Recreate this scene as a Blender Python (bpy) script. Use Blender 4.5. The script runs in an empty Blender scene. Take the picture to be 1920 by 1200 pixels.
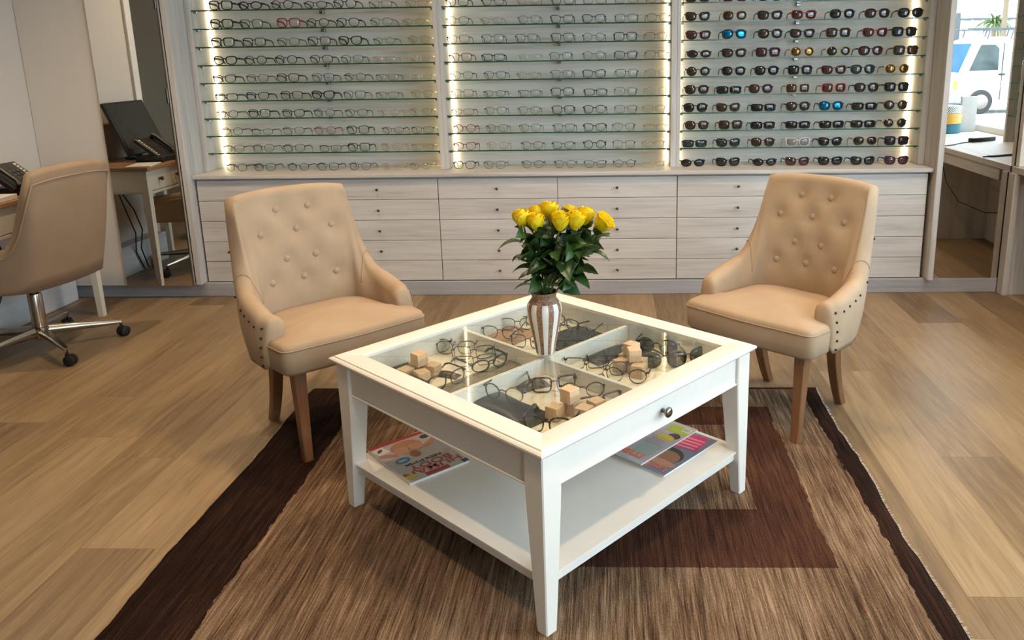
import bpy, bmesh, math, random
from mathutils import Vector, Matrix
random.seed(7)
PI = math.pi
S = bpy.context.scene
C = S.collection

# ------------------------------------------------------------------ camera
cam = bpy.data.objects.new('camera', bpy.data.cameras.new('camera'))
C.objects.link(cam)
_r = Vector((0.9995102, 0.0278470, -0.0142801))
_u = Vector((0.0074430, 0.2316867, 0.9727620))
_f = Vector((-0.0303970, 0.9723918, -0.2313660))
cam.matrix_world = Matrix(((_r.x, _u.x, -_f.x, 0.0), (_r.y, _u.y, -_f.y, 0.0),
                           (_r.z, _u.z, -_f.z, 1.3909), (0, 0, 0, 1)))
cam.data.sensor_width = 36.0
cam.data.lens = 28.0165
cam.data.shift_x = -0.07340
cam.data.shift_y = -0.07452
cam.data.clip_start = 0.02
cam.data.clip_end = 200
S.camera = cam

# ------------------------------------------------------------------ view, world, sun
S.view_settings.view_transform = 'Standard'
S.view_settings.look = 'None'
S.view_settings.gamma = 1.0
S.view_settings.use_curve_mapping = False
S.view_settings.exposure = 0.0
S.cycles.use_denoising = True
S.cycles.max_bounces = 10
S.cycles.transparent_max_bounces = 32
S.cycles.caustics_reflective = False
S.cycles.caustics_refractive = False

SKY = 8.8
w = bpy.data.worlds.new('sky'); S.world = w; w.use_nodes = True
nt = w.node_tree
bg = nt.nodes['Background']
bg.inputs[0].default_value = (0.70, 0.87, 1.0, 1)
bg.inputs[1].default_value = SKY
sun = bpy.data.objects.new('sun', bpy.data.lights.new('sun', 'SUN'))
sun.data.energy = 3.0; sun.data.angle = 0.01; sun.data.color = (1, .95, .86)
sun.rotation_euler = (math.radians(-18), math.radians(-38), 0)   # shines from behind the shop onto the street
sun.location = (0, 0, 8)
C.objects.link(sun)

def portal(name, loc, rot, sx, sy):
    """tells the renderer where the sky shines in through a glazed opening; adds no light of its own"""
    l = bpy.data.lights.new(name, 'AREA'); l.shape = 'RECTANGLE'; l.size = sx; l.size_y = sy
    l.cycles.is_portal = True
    o = bpy.data.objects.new(name, l); o.location = loc; o.rotation_euler = rot; C.objects.link(o)
portal('side_window_portal', (2.99, 0.70, 1.63), (0, math.radians(90), 0), 1.78, 5.2)
portal('shop_front_portal', (2.1, -2.19, 1.3), (math.radians(90), 0, 0), 1.2, 2.3)
DOWNLIGHT = 8.3
DOWNCOL = (1.0, 0.73, 0.47)

# ------------------------------------------------------------------ material helpers
class NT:
    def __init__(s, name):
        s.m = bpy.data.materials.new(name); s.m.use_nodes = True
        s.t = s.m.node_tree; s.n = s.t.nodes; s.n.clear()
        s.out = s.n.new('ShaderNodeOutputMaterial')
    def l(s, a, b): s.t.links.new(a, b)
    def put(s, sock, v):
        if hasattr(v, 'links'): s.l(v, sock)
        elif isinstance(v, tuple) and len(v) == 3 and sock.type == 'RGBA': sock.default_value = (*v, 1)
        else: sock.default_value = v
    def math(s, op, a, b=0.0, c=None):
        n = s.n.new('ShaderNodeMath'); n.operation = op
        s.put(n.inputs[0], a); s.put(n.inputs[1], b)
        if c is not None: s.put(n.inputs[2], c)
        return n.outputs[0]
    def coord(s, kind='Object'):
        return s.n.new('ShaderNodeTexCoord').outputs[kind]
    def sep(s, v):
        n = s.n.new('ShaderNodeSeparateXYZ'); s.l(v, n.inputs[0]); return n.outputs
    def comb(s, x, y, z=0.0):
        n = s.n.new('ShaderNodeCombineXYZ')
        for i, v in enumerate((x, y, z)): s.put(n.inputs[i], v)
        return n.outputs[0]
    def mapping(s, v, scale=(1, 1, 1), loc=(0, 0, 0), rot=(0, 0, 0)):
        n = s.n.new('ShaderNodeMapping'); s.l(v, n.inputs[0])
        n.inputs['Scale'].default_value = scale; n.inputs['Location'].default_value = loc
        n.inputs['Rotation'].default_value = rot
        return n.outputs[0]
    def noise(s, v, scale=5, detail=3, rough=.55, dist=0.0):
        n = s.n.new('ShaderNodeTexNoise'); s.l(v, n.inputs['Vector'])
        n.inputs['Scale'].default_value = scale; n.inputs['Detail'].default_value = detail
        n.inputs['Roughness'].default_value = rough; n.inputs['Distortion'].default_value = dist
        return n.outputs[0]
    def white(s, v):
        n = s.n.new('ShaderNodeTexWhiteNoise'); s.l(v, n.inputs['Vector']); return n.outputs[0]
    def ramp(s, f, stops):
        n = s.n.new('ShaderNodeValToRGB'); s.l(f, n.inputs[0])
        e = n.color_ramp.elements
        while len(e) < len(stops): e.new(.5)
        for el, (p, c) in zip(e, stops): el.position = p; el.color = (*c, 1)
        return n.outputs[0]
    def mix(s, f, a, b, mode='MIX'):
        n = s.n.new('ShaderNodeMix'); n.data_type = 'RGBA'; n.blend_type = mode
        s.put(n.inputs[0], f); s.put(n.inputs[6], a); s.put(n.inputs[7], b)
        return n.outputs[2]
    def rand(s):
        return s.n.new('ShaderNodeObjectInfo').outputs['Random']
    def bump(s, h, strength=.2, dist=.002):
        n = s.n.new('ShaderNodeBump'); s.l(h, n.inputs['Height'])
        n.inputs['Strength'].default_value = strength; n.inputs['Distance'].default_value = dist
        return n.outputs[0]
    def pbr(s, col, rough=.5, metal=0.0, normal=None, **kw):
        n = s.n.new('ShaderNodeBsdfPrincipled')
        s.put(n.inputs['Base Color'], col); s.put(n.inputs['Roughness'], rough)
        n.inputs['Metallic'].default_value = metal
        if normal is not None: s.l(normal, n.inputs['Normal'])
        for k, v in kw.items(): s.put(n.inputs[k.replace('_', ' ')], v)
        s.l(n.outputs[0], s.out.inputs[0])
        return s.m
    def emit(s, col, st):
        n = s.n.new('ShaderNodeEmission'); s.put(n.inputs[0], col); n.inputs[1].default_value = st
        s.l(n.outputs[0], s.out.inputs[0]); return s.m

def plain(name, col, rough=.5, metal=0.0, var=0.06, scale=30, bump=0.0, **kw):
    t = NT(name)
    nz = t.noise(t.coord(), scale, 3)
    lo = tuple(c * (1 - var) for c in col); hi = tuple(min(1, c * (1 + var)) for c in col)
    c = t.ramp(nz, [(.3, lo), (.7, hi)])
    nrm = t.bump(nz, bump, .001) if bump else None
    return t.pbr(c, rough, metal, nrm, **kw)

def wood(name, stops, axis, fine=60, along=2.0, rough=.5, bump=.15):
    """grain that runs along `axis` (0, 1 or 2) with its own offset on every object"""
    t = NT(name)
    sc = [fine, fine, fine]; sc[axis] = along
    r = t.rand()
    off = t.comb(t.math('MULTIPLY', r, 13.7), t.math('MULTIPLY', r, 7.3), t.math('MULTIPLY', r, 5.1))
    va = t.n.new('ShaderNodeVectorMath'); va.operation = 'ADD'
    t.l(t.coord(), va.inputs[0]); t.l(off, va.inputs[1])
    v = t.mapping(va.outputs[0], tuple(sc))
    n1 = t.noise(v, 1, 5, .62, .8)
    sc2 = [s * .22 for s in sc]; sc2[axis] = along * .7
    n2 = t.noise(t.mapping(va.outputs[0], tuple(sc2)), 1, 3, .5, .4)
    f = t.math('ADD', t.math('MULTIPLY', n1, .55), t.math('MULTIPLY', n2, .45))
    return t.pbr(t.ramp(f, stops), rough, 0, t.bump(n1, bump, .0008))

def glassy(name, tint, rough=0.0, spec=(1, 1, 1), ior=1.5, opac=0.0, body=(0, 0, 0)):
    """thin clear sheet: tinted see-through plus a Fresnel reflection on its outer faces"""
    t = NT(name)
    tr = t.n.new('ShaderNodeBsdfTransparent'); t.put(tr.inputs[0], tint)
    gl = t.n.new('ShaderNodeBsdfGlossy'); t.put(gl.inputs[0], spec); gl.inputs['Roughness'].default_value = rough
    fr = t.n.new('ShaderNodeFresnel'); fr.inputs[0].default_value = ior
    ge = t.n.new('ShaderNodeNewGeometry')
    fac = t.math('MULTIPLY', fr.outputs[0], t.math('SUBTRACT', 1.0, ge.outputs['Backfacing']))
    base = tr.outputs[0]
    if opac > 0:
        df = t.n.new('ShaderNodeBsdfDiffuse'); t.put(df.inputs[0], body)
        mx = t.n.new('ShaderNodeMixShader'); mx.inputs[0].default_value = opac
        t.l(tr.outputs[0], mx.inputs[1]); t.l(df.outputs[0], mx.inputs[2]); base = mx.outputs[0]
    ms = t.n.new('ShaderNodeMixShader'); t.l(fac, ms.inputs[0]); t.l(base, ms.inputs[1]); t.l(gl.outputs[0], ms.inputs[2])
    t.l(ms.outputs[0], t.out.inputs[0])
    return t.m

WW = [(.30, (.40, .36, .32)), (.46, (.55, .515, .48)), (.60, (.63, .60, .565)), (.78, (.71, .685, .65))]
M = dict(
    wash_x=wood('whitewashed_wood_across', WW, 0), wash_z=wood('whitewashed_wood_upright', WW, 2),
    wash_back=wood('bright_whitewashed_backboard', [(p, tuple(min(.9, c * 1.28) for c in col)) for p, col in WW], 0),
    wash_y=wood('whitewashed_wood_deep', WW, 1),
    plinth=wood('grey_washed_plinth', [(.3, (.30, .29, .30)), (.7, (.46, .45, .46))], 0),
    paint=plain('white_table_paint', (.76, .72, .65), .3, var=.02, scale=8),
    desk_paint=plain('cream_desk_paint', (.72, .67, .56), .4, var=.02),
    cream=plain('cream_wall_paint', (.64, .575, .50), .65, var=.02, scale=3),
    white_wall=plain('white_wall_paint', (.76, .74, .70), .7, var=.02, scale=3),
    brown_wall=plain('brown_wall_paint', (.24, .18, .12), .7, var=.03, scale=2),
    ceil=plain('ceiling_paint', (.80, .77, .72), .8, var=.01),
    skirt=wood('white_skirting', [(.3, (.55, .55, .56)), (.7, (.78, .78, .78))], 1, 50),
    oak_top=wood('oak_desk_top', [(.3, (.22, .11, .05)), (.55, (.36, .20, .09)), (.75, (.44, .26, .13))], 1, 50, rough=.35),
    leg=wood('oak_chair_leg', [(.3, (.12, .050, .022)), (.55, (.21, .098, .043)), (.75, (.29, .145, .066))], 2, 70, rough=.4),
    cube=wood('pale_wooden_cube', [(.3, (.50, .33, .19)), (.7, (.66, .47, .30))], 2, 90, 8),
    steel=plain('brushed_steel', (.30, .27, .24), .25, 1.0, .05),
    chrome=plain('chair_base_metal', (.46, .40, .33), .2, 1.0, .04),
    knob=plain('dark_knob_metal', (.13, .115, .10), .32, 1.0, .1),
    nail=plain('bronze_nailhead', (.07, .05, .035), .35, .9),
    black=plain('black_plastic', (.012, .012, .013), .42, var=.2),
    rubber=plain('black_rubber', (.010, .010, .012), .6, var=.2),
    screen=plain('dark_screen', (.035, .034, .026), .12, var=.02),
    paper=plain('white_paper', (.74, .70, .62), .7, var=.03),
    redwood=plain('red_brown_knob_wood', (.12, .04, .02), .35),
    mirror=NT('mirror_silver').pbr((.80, .80, .77), 0.0, 1.0),
    shelf=glassy('clear_shelf_glass', (.965, .99, .975), opac=.16, body=(.70, .86, .78)),
    edge=plain('green_glass_edge', (.014, .075, .048), .15, var=.15),
    pane=glassy('window_glass', (.97, .99, 1.0)),
    top_glass=glassy('table_top_glass', (.975, .99, .975), ior=1.62),
    lens=glassy('clear_lens', (.94, .95, .94), 0.02, ior=1.55),
    led=NT('warm_led_strip').emit((1.0, .80, .48), 15.0),
    bulb=NT('downlight_glow').emit((1.0, .84, .62), 12.0),
    green=plain('rose_leaf_green', (.022, .060, .012), .36, var=.45, scale=18),
    stem=plain('rose_stem_green', (.055, .12, .025), .45, var=.2),
    sepal=plain('sepal_green', (.06, .13, .03), .5, var=.2),
    rug_edge=plain('cream_fringe', (.52, .43, .32), .9, var=.2, scale=120),
)
def fabric(name, lo, hi):
    t = NT(name)
    v = t.coord()
    big = t.noise(v, 5, 3); fine = t.noise(v, 420, 2)
    c = t.ramp(t.math('ADD', t.math('MULTIPLY', big, .75), t.math('MULTIPLY', fine, .25)), [(.35, lo), (.65, hi)])
    return t.pbr(c, .82, 0, t.bump(fine, .25, .0006), Sheen_Weight=.06, Sheen_Roughness=.4)
M['fabric'] = fabric('sand_velvet', (.355, .250, .155), (.415, .300, .195))
M['fabric_office'] = fabric('taupe_velvet', (.30, .195, .115), (.35, .235, .145))
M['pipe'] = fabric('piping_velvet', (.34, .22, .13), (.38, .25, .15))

def floor_mat():
    t = NT('oak_plank_floor')
    x, y, z = t.sep(t.coord())
    W, L = .2262, 1.52
    u = t.math('DIVIDE', t.math('ADD', x, 10.0 - 1.148 + W * 40 - 10.0), W)
    iu = t.math('FLOOR', u); fu = t.math('SUBTRACT', u, iu)
    sh = t.white(t.comb(iu, 3.3, 1.7))
    vv = t.math('ADD', t.math('DIVIDE', y, L), t.math('MULTIPLY', sh, 5.0))
    iv = t.math('FLOOR', vv); fv = t.math('SUBTRACT', vv, iv)
    rid = t.white(t.comb(iu, iv, 9.1)); rid2 = t.white(t.comb(iv, iu, 4.4))
    gv = t.comb(t.math('ADD', t.math('MULTIPLY', x, 26.0), t.math('MULTIPLY', rid, 70.0)),
                t.math('ADD', t.math('MULTIPLY', y, 1.9), t.math('MULTIPLY', rid2, 40.0)))
    g1 = t.noise(gv, 1, 6, .65, 1.2)
    gv2 = t.comb(t.math('MULTIPLY', x, 160.0), t.math('ADD', t.math('MULTIPLY', y, 5.0), t.math('MULTIPLY', rid, 30.0)))
    g2 = t.noise(gv2, 1, 3, .6)
    f = t.math('ADD', t.math('ADD', t.math('MULTIPLY', g1, .56), t.math('MULTIPLY', g2, .28)),
               t.math('MULTIPLY', rid, .24))
    col = t.ramp(f, [(.28, (.092, .055, .026)), (.45, (.185, .119, .060)), (.62, (.285, .194, .103)), (.82, (.385, .278, .158))])
    ed = t.math('MULTIPLY', t.math('MINIMUM', fu, t.math('SUBTRACT', 1.0, fu)), W)
    ev = t.math('MULTIPLY', t.math('MINIMUM', fv, t.math('SUBTRACT', 1.0, fv)), L)
    gap = t.math('LESS_THAN', t.math('MINIMUM', ed, ev), .0011)
    col = t.mix(t.math('MULTIPLY', gap, .55), col, (.10, .06, .03))
    rg = t.math('ADD', .34, t.math('MULTIPLY', g1, .18))
    return t.pbr(col, rg, 0, t.bump(t.math('ADD', g2, t.math('MULTIPLY', gap, -1.5)), .12, .001))
M['floor'] = floor_mat()

def rug_mat():
    t = NT('woven_brown_rug')
    x, y, z = t.sep(t.coord())
    wob = t.math('MULTIPLY', t.math('SUBTRACT', t.noise(t.comb(t.math('MULTIPLY', x, 3.0), t.math('MULTIPLY', y, 4.0)), 1, 2), .5), .05)
    wob2 = t.math('MULTIPLY', t.math('SUBTRACT', t.noise(t.comb(t.math('MULTIPLY', x, 60.0), t.math('MULTIPLY', y, 30.0)), 1, 2), .5), .02)
    xx = t.math('ADD', x, t.math('ADD', wob, wob2)); yy = t.math('ADD', y, t.math('MULTIPLY', wob2, .6))
    s1 = t.noise(t.comb(t.math('MULTIPLY', x, 230.0), t.math('MULTIPLY', y, 7.0)), 1, 4, .68, .35)
    s2 = t.noise(t.comb(t.math('MULTIPLY', x, 75.0), t.math('MULTIPLY', y, 2.0)), 1, 4, .62, .3)
    s3 = t.noise(t.comb(t.math('MULTIPLY', x, 4.0), t.math('MULTIPLY', y, 2.2)), 1, 3, .5)
    knot = t.noise(t.comb(t.math('MULTIPLY', x, 260.0), t.math('MULTIPLY', y, 120.0)), 1, 2)
    f = t.math('ADD', t.math('ADD', t.math('MULTIPLY', s1, .55), t.math('MULTIPLY', s2, .42)),
               t.math('ADD', t.math('MULTIPLY', s3, .26), t.math('MULTIPLY', knot, .16)))
    f = t.math('ADD', t.math('MULTIPLY', t.math('SUBTRACT', f, .70), 1.15), .50)
    tan = t.ramp(f, [(.30, (.022, .010, .006)), (.41, (.080, .045, .025)), (.52, (.172, .106, .062)), (.68, (.34, .235, .15))])
    brn = t.ramp(f, [(.30, (.012, .005, .003)), (.46, (.048, .018, .010)), (.62, (.095, .040, .021)), (.76, (.16, .075, .04))])
    drk = t.ramp(f, [(.32, (.003, .0014, .001)), (.50, (.016, .0062, .0036)), (.70, (.060, .024, .013))])
    def rect(x0, x1, y0, y1):
        a = t.math('MULTIPLY', t.math('GREATER_THAN', xx, x0), t.math('LESS_THAN', xx, x1))
        b = t.math('MULTIPLY', t.math('GREATER_THAN', yy, y0), t.math('LESS_THAN', yy, y1))
        return t.math('MULTIPLY', a, b)
    band = t.math('MAXIMUM', t.math('MAXIMUM', rect(.445, .615, 1.94, 2.97), rect(-.12, .55, 1.94, 2.23)), rect(.0, .55, 2.81, 2.97))
    col = t.mix(band, tan, brn)
    edge = t.math('MAXIMUM', t.math('MAXIMUM', rect(-3, -1.042, -9, 9), rect(.79, 3, -9, 9)), rect(-3, 3, 3.148, 9))
    col = t.mix(edge, col, drk)
    return t.pbr(col, .92, 0, t.bump(t.math('ADD', s1, knot), .7, .005), Specular_IOR_Level=.12)
M['rug'] = rug_mat()

# ------------------------------------------------------------------ mesh helpers
class MB:
    """collects shapes; build() links them as ONE mesh object"""
    def __init__(s): s.bm = bmesh.new(); s.mi = 0
    def add(s, verts, faces):
        vs = [s.bm.verts.new(v) for v in verts]
        for f in faces:
            try:
                fc = s.bm.faces.new([vs[i] for i in f]); fc.material_index = s.mi
            except ValueError: pass
        return s
    def box(s, x0, x1, y0, y1, z0, z1, bev=0.0, seg=2, mat=None):
        b = bmesh.new()
        vs = [b.verts.new((x, y, z)) for x in (x0, x1) for y in (y0, y1) for z in (z0, z1)]
        for f in ((0, 1, 3, 2), (4, 6, 7, 5), (0, 4, 5, 1), (2, 3, 7, 6), (0, 2, 6, 4), (1, 5, 7, 3)):
            b.faces.new([vs[i] for i in f])
        if bev > 0:
            bmesh.ops.bevel(b, geom=b.edges[:], offset=bev, segments=seg, affect='EDGES', profile=.5)
        return s.take(b, mat)
    def take(s, b, mat=None):
        b.verts.index_update()
        s.add([(mat @ v.co if mat else v.co.copy()) for v in b.verts], [[v.index for v in f.verts] for f in b.faces])
        b.free(); return s
    def loft(s, rings, closed=True, caps=True):
        n = len(rings[0]); vs = [p for r in rings for p in r]; fs = []
        for i in range(len(rings) - 1):
            for j in range(n if closed else n - 1):
                k = (j + 1) % n
                fs.append((i * n + j, i * n + k, (i + 1) * n + k, (i + 1) * n + j))
        if caps and closed:
            fs.append(tuple(range(n - 1, -1, -1))); fs.append(tuple((len(rings) - 1) * n + j for j in range(n)))
        return s.add(vs, fs)
    def tube(s, path, r, n=8, closed=False, flat=1.0):
        path = [Vector(p) for p in path]; rings = []; up = None
        m = len(path)
        for i, p in enumerate(path):
            a = path[(i - 1) % m] if closed or i > 0 else p
            b = path[(i + 1) % m] if closed or i < m - 1 else p
            d = (b - a).normalized() if (b - a).length > 1e-9 else Vector((0, 0, 1))
            if up is None:
                up = Vector((0, 0, 1)) if abs(d.z) < .9 else Vector((1, 0, 0))
            e = (up - d * up.dot(d))
            if e.length < 1e-6: e = d.orthogonal()
            e.normalize(); up = e; q = d.cross(e)
            rr = r[i] if isinstance(r, (list, tuple)) else r
            rings.append([p + (q * math.cos(2 * PI * (k + .5) / n) + e * flat * math.sin(2 * PI * (k + .5) / n)) * rr for k in range(n)])
        if closed: rings.append(rings[0]); return s.loft(rings, True, False)
        return s.loft(rings)
    def lathe(s, prof, n=24, cx=0, cy=0, caps=True):
        return s.loft([[Vector((cx + r * math.cos(2 * PI * k / n), cy + r * math.sin(2 * PI * k / n), z)) for k in range(n)] for r, z in prof], True, caps)
    def ball(s, c, rx, ry=None, rz=None, n=12, m=8):
        ry = ry or rx; rz = rz or rx; c = Vector(c)
        return s.loft([[c + Vector((rx * math.sin(a) * math.cos(2 * PI * k / n), ry * math.sin(a) * math.sin(2 * PI * k / n), -rz * math.cos(a))) for k in range(n)]
                       for a in [PI * (i + .15) / (m + .3) for i in range(m + 1)]])
    def prism(s, poly, z0, z1):
        return s.loft([[Vector((x, y, z0)) for x, y in poly], [Vector((x, y, z1)) for x, y in poly]])
    def xform(s, mat):
        bmesh.ops.transform(s.bm, matrix=mat, verts=s.bm.verts[:]); return s
    def build(s, name, mats, parent=None, smooth=False, loc=None, rot=None, world=True):
        if parent is not None and world:
            bmesh.ops.translate(s.bm, vec=-Vector(parent.get('_o', (0, 0, 0))), verts=s.bm.verts[:])
        bmesh.ops.recalc_face_normals(s.bm, faces=s.bm.faces[:])
        me = bpy.data.meshes.new(name); s.bm.to_mesh(me); s.bm.free()
        for m in (mats if isinstance(mats, (list, tuple)) else [mats]): me.materials.append(M[m] if isinstance(m, str) else m)
        if smooth:
            me.polygons.foreach_set('use_smooth', [True] * len(me.polygons))
            if smooth != 'all':
                me.update()
                try: me.set_sharp_from_angle(angle=math.radians(40))
                except Exception: pass
        o = bpy.data.objects.new(name, me); C.objects.link(o)
        if parent is not None:
            o.parent = parent
            if world: o['_o'] = tuple(parent.get('_o', (0, 0, 0)))
        if loc is not None: o.location = loc
        if rot is not None: o.rotation_euler = rot
        return o

def thing(name, label, cat, loc=(0, 0, 0), rz=0.0, group=None, world=True):
    o = bpy.data.objects.new(name, None); C.objects.link(o)
    o.location = loc; o.rotation_euler = (0, 0, rz); o.empty_display_size = .05
    o['label'] = label; o['category'] = cat
    if group: o['group'] = group
    o['_o'] = tuple(loc) if world and not rz else (0.0, 0.0, 0.0)
    return o
def tag(o, label, cat, group=None):
    o['label'] = label; o['category'] = cat
    if group: o['group'] = group
    return o
def struct(o, label, cat):
    o['kind'] = 'structure'; return tag(o, label, cat)
def Rz(a): return Matrix.Rotation(a, 4, 'Z')
def T(x, y, z=0): return Matrix.Translation((x, y, z))
def sub(o, name_mb): pass
def dup(root, loc=None, rz=None, label=None):
    r = root.copy(); C.objects.link(r)
    if loc is not None: r.location = loc
    if rz is not None: r.rotation_euler = (0, 0, rz)
    if label: r['label'] = label
    for ch in root.children:
        c = ch.copy(); C.objects.link(c); c.parent = r
        for g in ch.children:
            d = g.copy(); C.objects.link(d); d.parent = c
    return r
def text_mb(s, size, mat, offs=.0004):
    """flat lettering as mesh, centred on its own origin"""
    cu = bpy.data.curves.new('t', 'FONT'); cu.body = s; cu.size = size; cu.align_x = 'CENTER'; cu.align_y = 'CENTER'
    cu.extrude = offs; cu.offset = size * .010; cu.resolution_u = 3
    ob = bpy.data.objects.new('t', cu)
    C.objects.link(ob)
    dg = bpy.context.evaluated_depsgraph_get()
    me = bpy.data.meshes.new_from_object(ob.evaluated_get(dg))
    b = bmesh.new(); b.from_mesh(me)
    bpy.data.objects.remove(ob); bpy.data.meshes.remove(me)
    return b

# ================================================================== THE ROOM
XL, XR, YB, YF, ZC = -3.3, 2.95, 4.95, -2.2, 2.75
struct(MB().box(-5.0, XR + .12, YF - .1, 5.1, -.10, 0).build('floor', 'floor'), 'oak plank floor with boards running towards the display wall', 'floor')
struct(MB().box(-5.0, XR + .12, YF - .1, 5.1, ZC, ZC + .15).build('ceiling', 'ceil'), 'plain pale ceiling with recessed downlights', 'ceiling')
struct(MB().box(-3.4, XR + .12, YB, 5.1, 0, ZC).build('wall_back', 'cream'), 'wall behind the spectacle display', 'wall')
struct(MB().box(XL - .1, XL, 3.45, YB, 0, ZC).build('wall_left', 'cream'), 'cream wall at the left behind the writing desk', 'wall')
struct(MB().box(-5.0, -4.9, YF, 5.1, 0, ZC).build('wall_far_left', 'brown_wall'), 'brown wall beyond the left opening', 'wall')
struct(MB().box(-5.0, -3.4, 4.0, 4.1, 0, ZC).build('wall_side_room', 'brown_wall'), 'brown wall closing the side room', 'wall')
b = MB(); gx0, gx1, gz0, gz1 = 1.5, 2.7, .15, 2.45
b.box(-5.0, gx0, YF - .1, YF, 0, ZC); b.box(gx1, XR, YF - .1, YF, 0, ZC); b.box(gx0, gx1, YF - .1, YF, 0, gz0); b.box(gx0, gx1, YF - .1, YF, gz1, ZC)
struct(b.build('wall_front', 'cream'), 'front wall around the shop window', 'wall')
b = MB(); wy0, wy1, wz0, wz1 = -1.9, 3.3, .74, 2.52
b.box(XR, XR + .12, wy1, 5.1, 0, ZC); b.box(XR, XR + .12, YF - .1, wy0, 0, ZC); b.box(XR, XR + .12, wy0, wy1, 0, wz0); b.box(XR, XR + .12, wy0, wy1, wz1, ZC)
struct(b.build('wall_right', 'white_wall'), 'right wall with the big side window', 'wall')
def window(name, label, lo, hi, bars):
    (x0, y0, z0), (x1, y1, z1) = lo, hi
    fr = MB(); alongy = (y1 - y0) > (x1 - x0); w_ = .05
    def bar(a0, a1, c0, c1):
        if alongy: fr.box(x0, x1, a0, a1, c0, c1, .004, 1)
        else: fr.box(a0, a1, y0, y1, c0, c1, .004, 1)
    a0, a1 = (y0, y1) if alongy else (x0, x1)
    bar(a0, a1, z0, z0 + w_); bar(a0, a1, z1 - w_, z1); bar(a0, a0 + w_, z0, z1); bar(a1 - w_, a1, z0, z1)
    for k in bars: bar(k - w_ / 2, k + w_ / 2, z0, z1)
    o = struct(fr.build(name, 'white_wall'), label, 'window')
    g = MB()
    if alongy: g.box((x0 + x1) / 2 - .004, (x0 + x1) / 2 + .004, a0 + w_, a1 - w_, z0 + w_, z1 - w_)
    else: g.box(a0 + w_, a1 - w_, (y0 + y1) / 2 - .004, (y0 + y1) / 2 + .004, z0 + w_, z1 - w_)
    g.build('pane', 'pane', o)
    return o
window('window_1', 'white framed side window looking onto the parked van', (XR + .03, wy0, wz0), (XR + .08, wy1, wz1), [-.3])
window('window_2', 'shop front window facing the display wall', (gx0, YF - .07, gz0), (gx1, YF - .03, gz1), [])

# thick skirting on the left wall, the end of that wall, the plinth under mirrors and drawers
b = MB().box(XL, -3.195, 3.47, 4.49, 0, .20, .006)
struct(b.build('baseboard_left', 'skirt'), 'thick white skirting along the left wall', 'skirting')
struct(MB().box(XL - .12, XL + .02, 3.38, 3.45, 0, ZC, .004).build('trim_1', 'white_wall'), 'white trim at the end of the left wall', 'trim')
struct(MB().box(-3.30, 2.25, 4.545, 4.94, 0, .084, .003).build('trim_2', 'plinth'), 'grey washed plinth under the mirrors and drawers', 'plinth')

# wall panel left of the mirror: two boards, rounded at the mirror side
b = MB()
def round_panel(x0, x1, rr):
    pts = [(x0, 4.94), (x0, 4.50)]
    if rr: pts += [(x1 - rr + rr * math.sin(a), 4.50 + rr - rr * math.cos(a)) for a in [PI / 2 * k / 8 for k in range(9)]]
    else: pts += [(x1, 4.50)]
    return pts + [(x1, 4.94)]
b.prism(round_panel(-3.305, -3.299, 0), .085, ZC); b.prism(round_panel(-3.2955, -2.885, .028), .085, ZC)
struct(b.build('wall_panel', 'cream', smooth=True), 'smooth cream wall panel beside the tall mirror', 'wall panel')

# ================================================================== CEILING LIGHTS
k = 0
places = [('over the desk', -2.55, 3.35), ('above the left chair', -1.35, 3.55), ('above the coffee table', -.25, 2.95), ('above the right chair', .9, 3.55), ('over the rug', -.75, 1.5),
          ('right of the coffee table', .75, 1.6), ('over the counter', 2.1, 3.2), ('behind the viewer right', 1.2, -.3)]
for txt, x, y in places:
    t = thing('downlight', 'round recessed warm ceiling downlight ' + txt, 'ceiling light', (x, y, ZC), group='ceiling downlights')
    MB().lathe([(.043, ZC - .004), (.055, ZC - .008), (.062, ZC - .004), (.062, ZC)], 28).build('trim_ring', 'steel', t, True)
    MB().lathe([(.040, ZC - .006), (.040, ZC - .002)], 24).build('lamp_face', 'bulb', t)
    l = bpy.data.lights.new('downlight_lamp', 'SPOT'); l.energy = DOWNLIGHT * 10; l.color = DOWNCOL
    l.spot_size = math.radians(118); l.spot_blend = .9; l.shadow_soft_size = .05
    o = bpy.data.objects.new('downlight_lamp', l); o.parent = t; o.location = (0, 0, -.025); C.objects.link(o)

# ================================================================== DISPLAY WALL: drawers
YD = 4.56
rows_z = [.088 + .1228 * i for i in range(6)]
HALF = .6945
def drawer_cabinet(name, label, x0, x1, cols):
    t = thing(name, label, 'drawer cabinet', ((x0 + x1) / 2, 4.74, .085), group='whitewashed drawer cabinets under the display')
    MB().box(x0, x1, YD + .019, 4.93, .0845, .709).build('body', 'wash_x', t)
    for ca, cb, knobs in cols:
        for i in range(5):
            d = MB().box(ca + .0012, cb - .0012, YD, YD + .018, rows_z[i] + .0014, rows_z[i + 1] - .0014, .0016, 1).build('drawer', 'wash_x', t)
            for kx in knobs:
                zc = (rows_z[i] + rows_z[i + 1]) / 2 + .0
                kb = MB().lathe([(.0035, 0), (.0035, .012), (.0075, .015), (.0085, .019), (.006, .0225), (.002, .0235)], 10)
                kb.xform(T(kx, YD, zc) @ Matrix.Rotation(PI / 2, 4, 'X')).build('knob', 'knob', d, 'all')
    return t
drawer_cabinet('drawer_cabinet', 'whitewashed cabinet of five wide drawers behind the chair beside the desk', -2.43, -1.0085, [(-2.43, -1.0085, (-2.07, -1.361))])
drawer_cabinet('drawer_cabinet', 'whitewashed cabinet of ten drawers behind the yellow roses', -1.0065, .3810, [(-1.0065, -.310, (-.661,)), (-.310, .3810, (.035,))])
drawer_cabinet('drawer_cabinet', 'whitewashed cabinet of five wide drawers under the sunglasses', .3830, 1.808, [(.3830, 1.808, (.732, 1.44))])
b = MB().box(-2.44, 1.828, 4.535, 4.93, .713, .735, .003); b.box(-2.44, 1.828, 4.548, 4.93, .7095, .7135)
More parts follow.
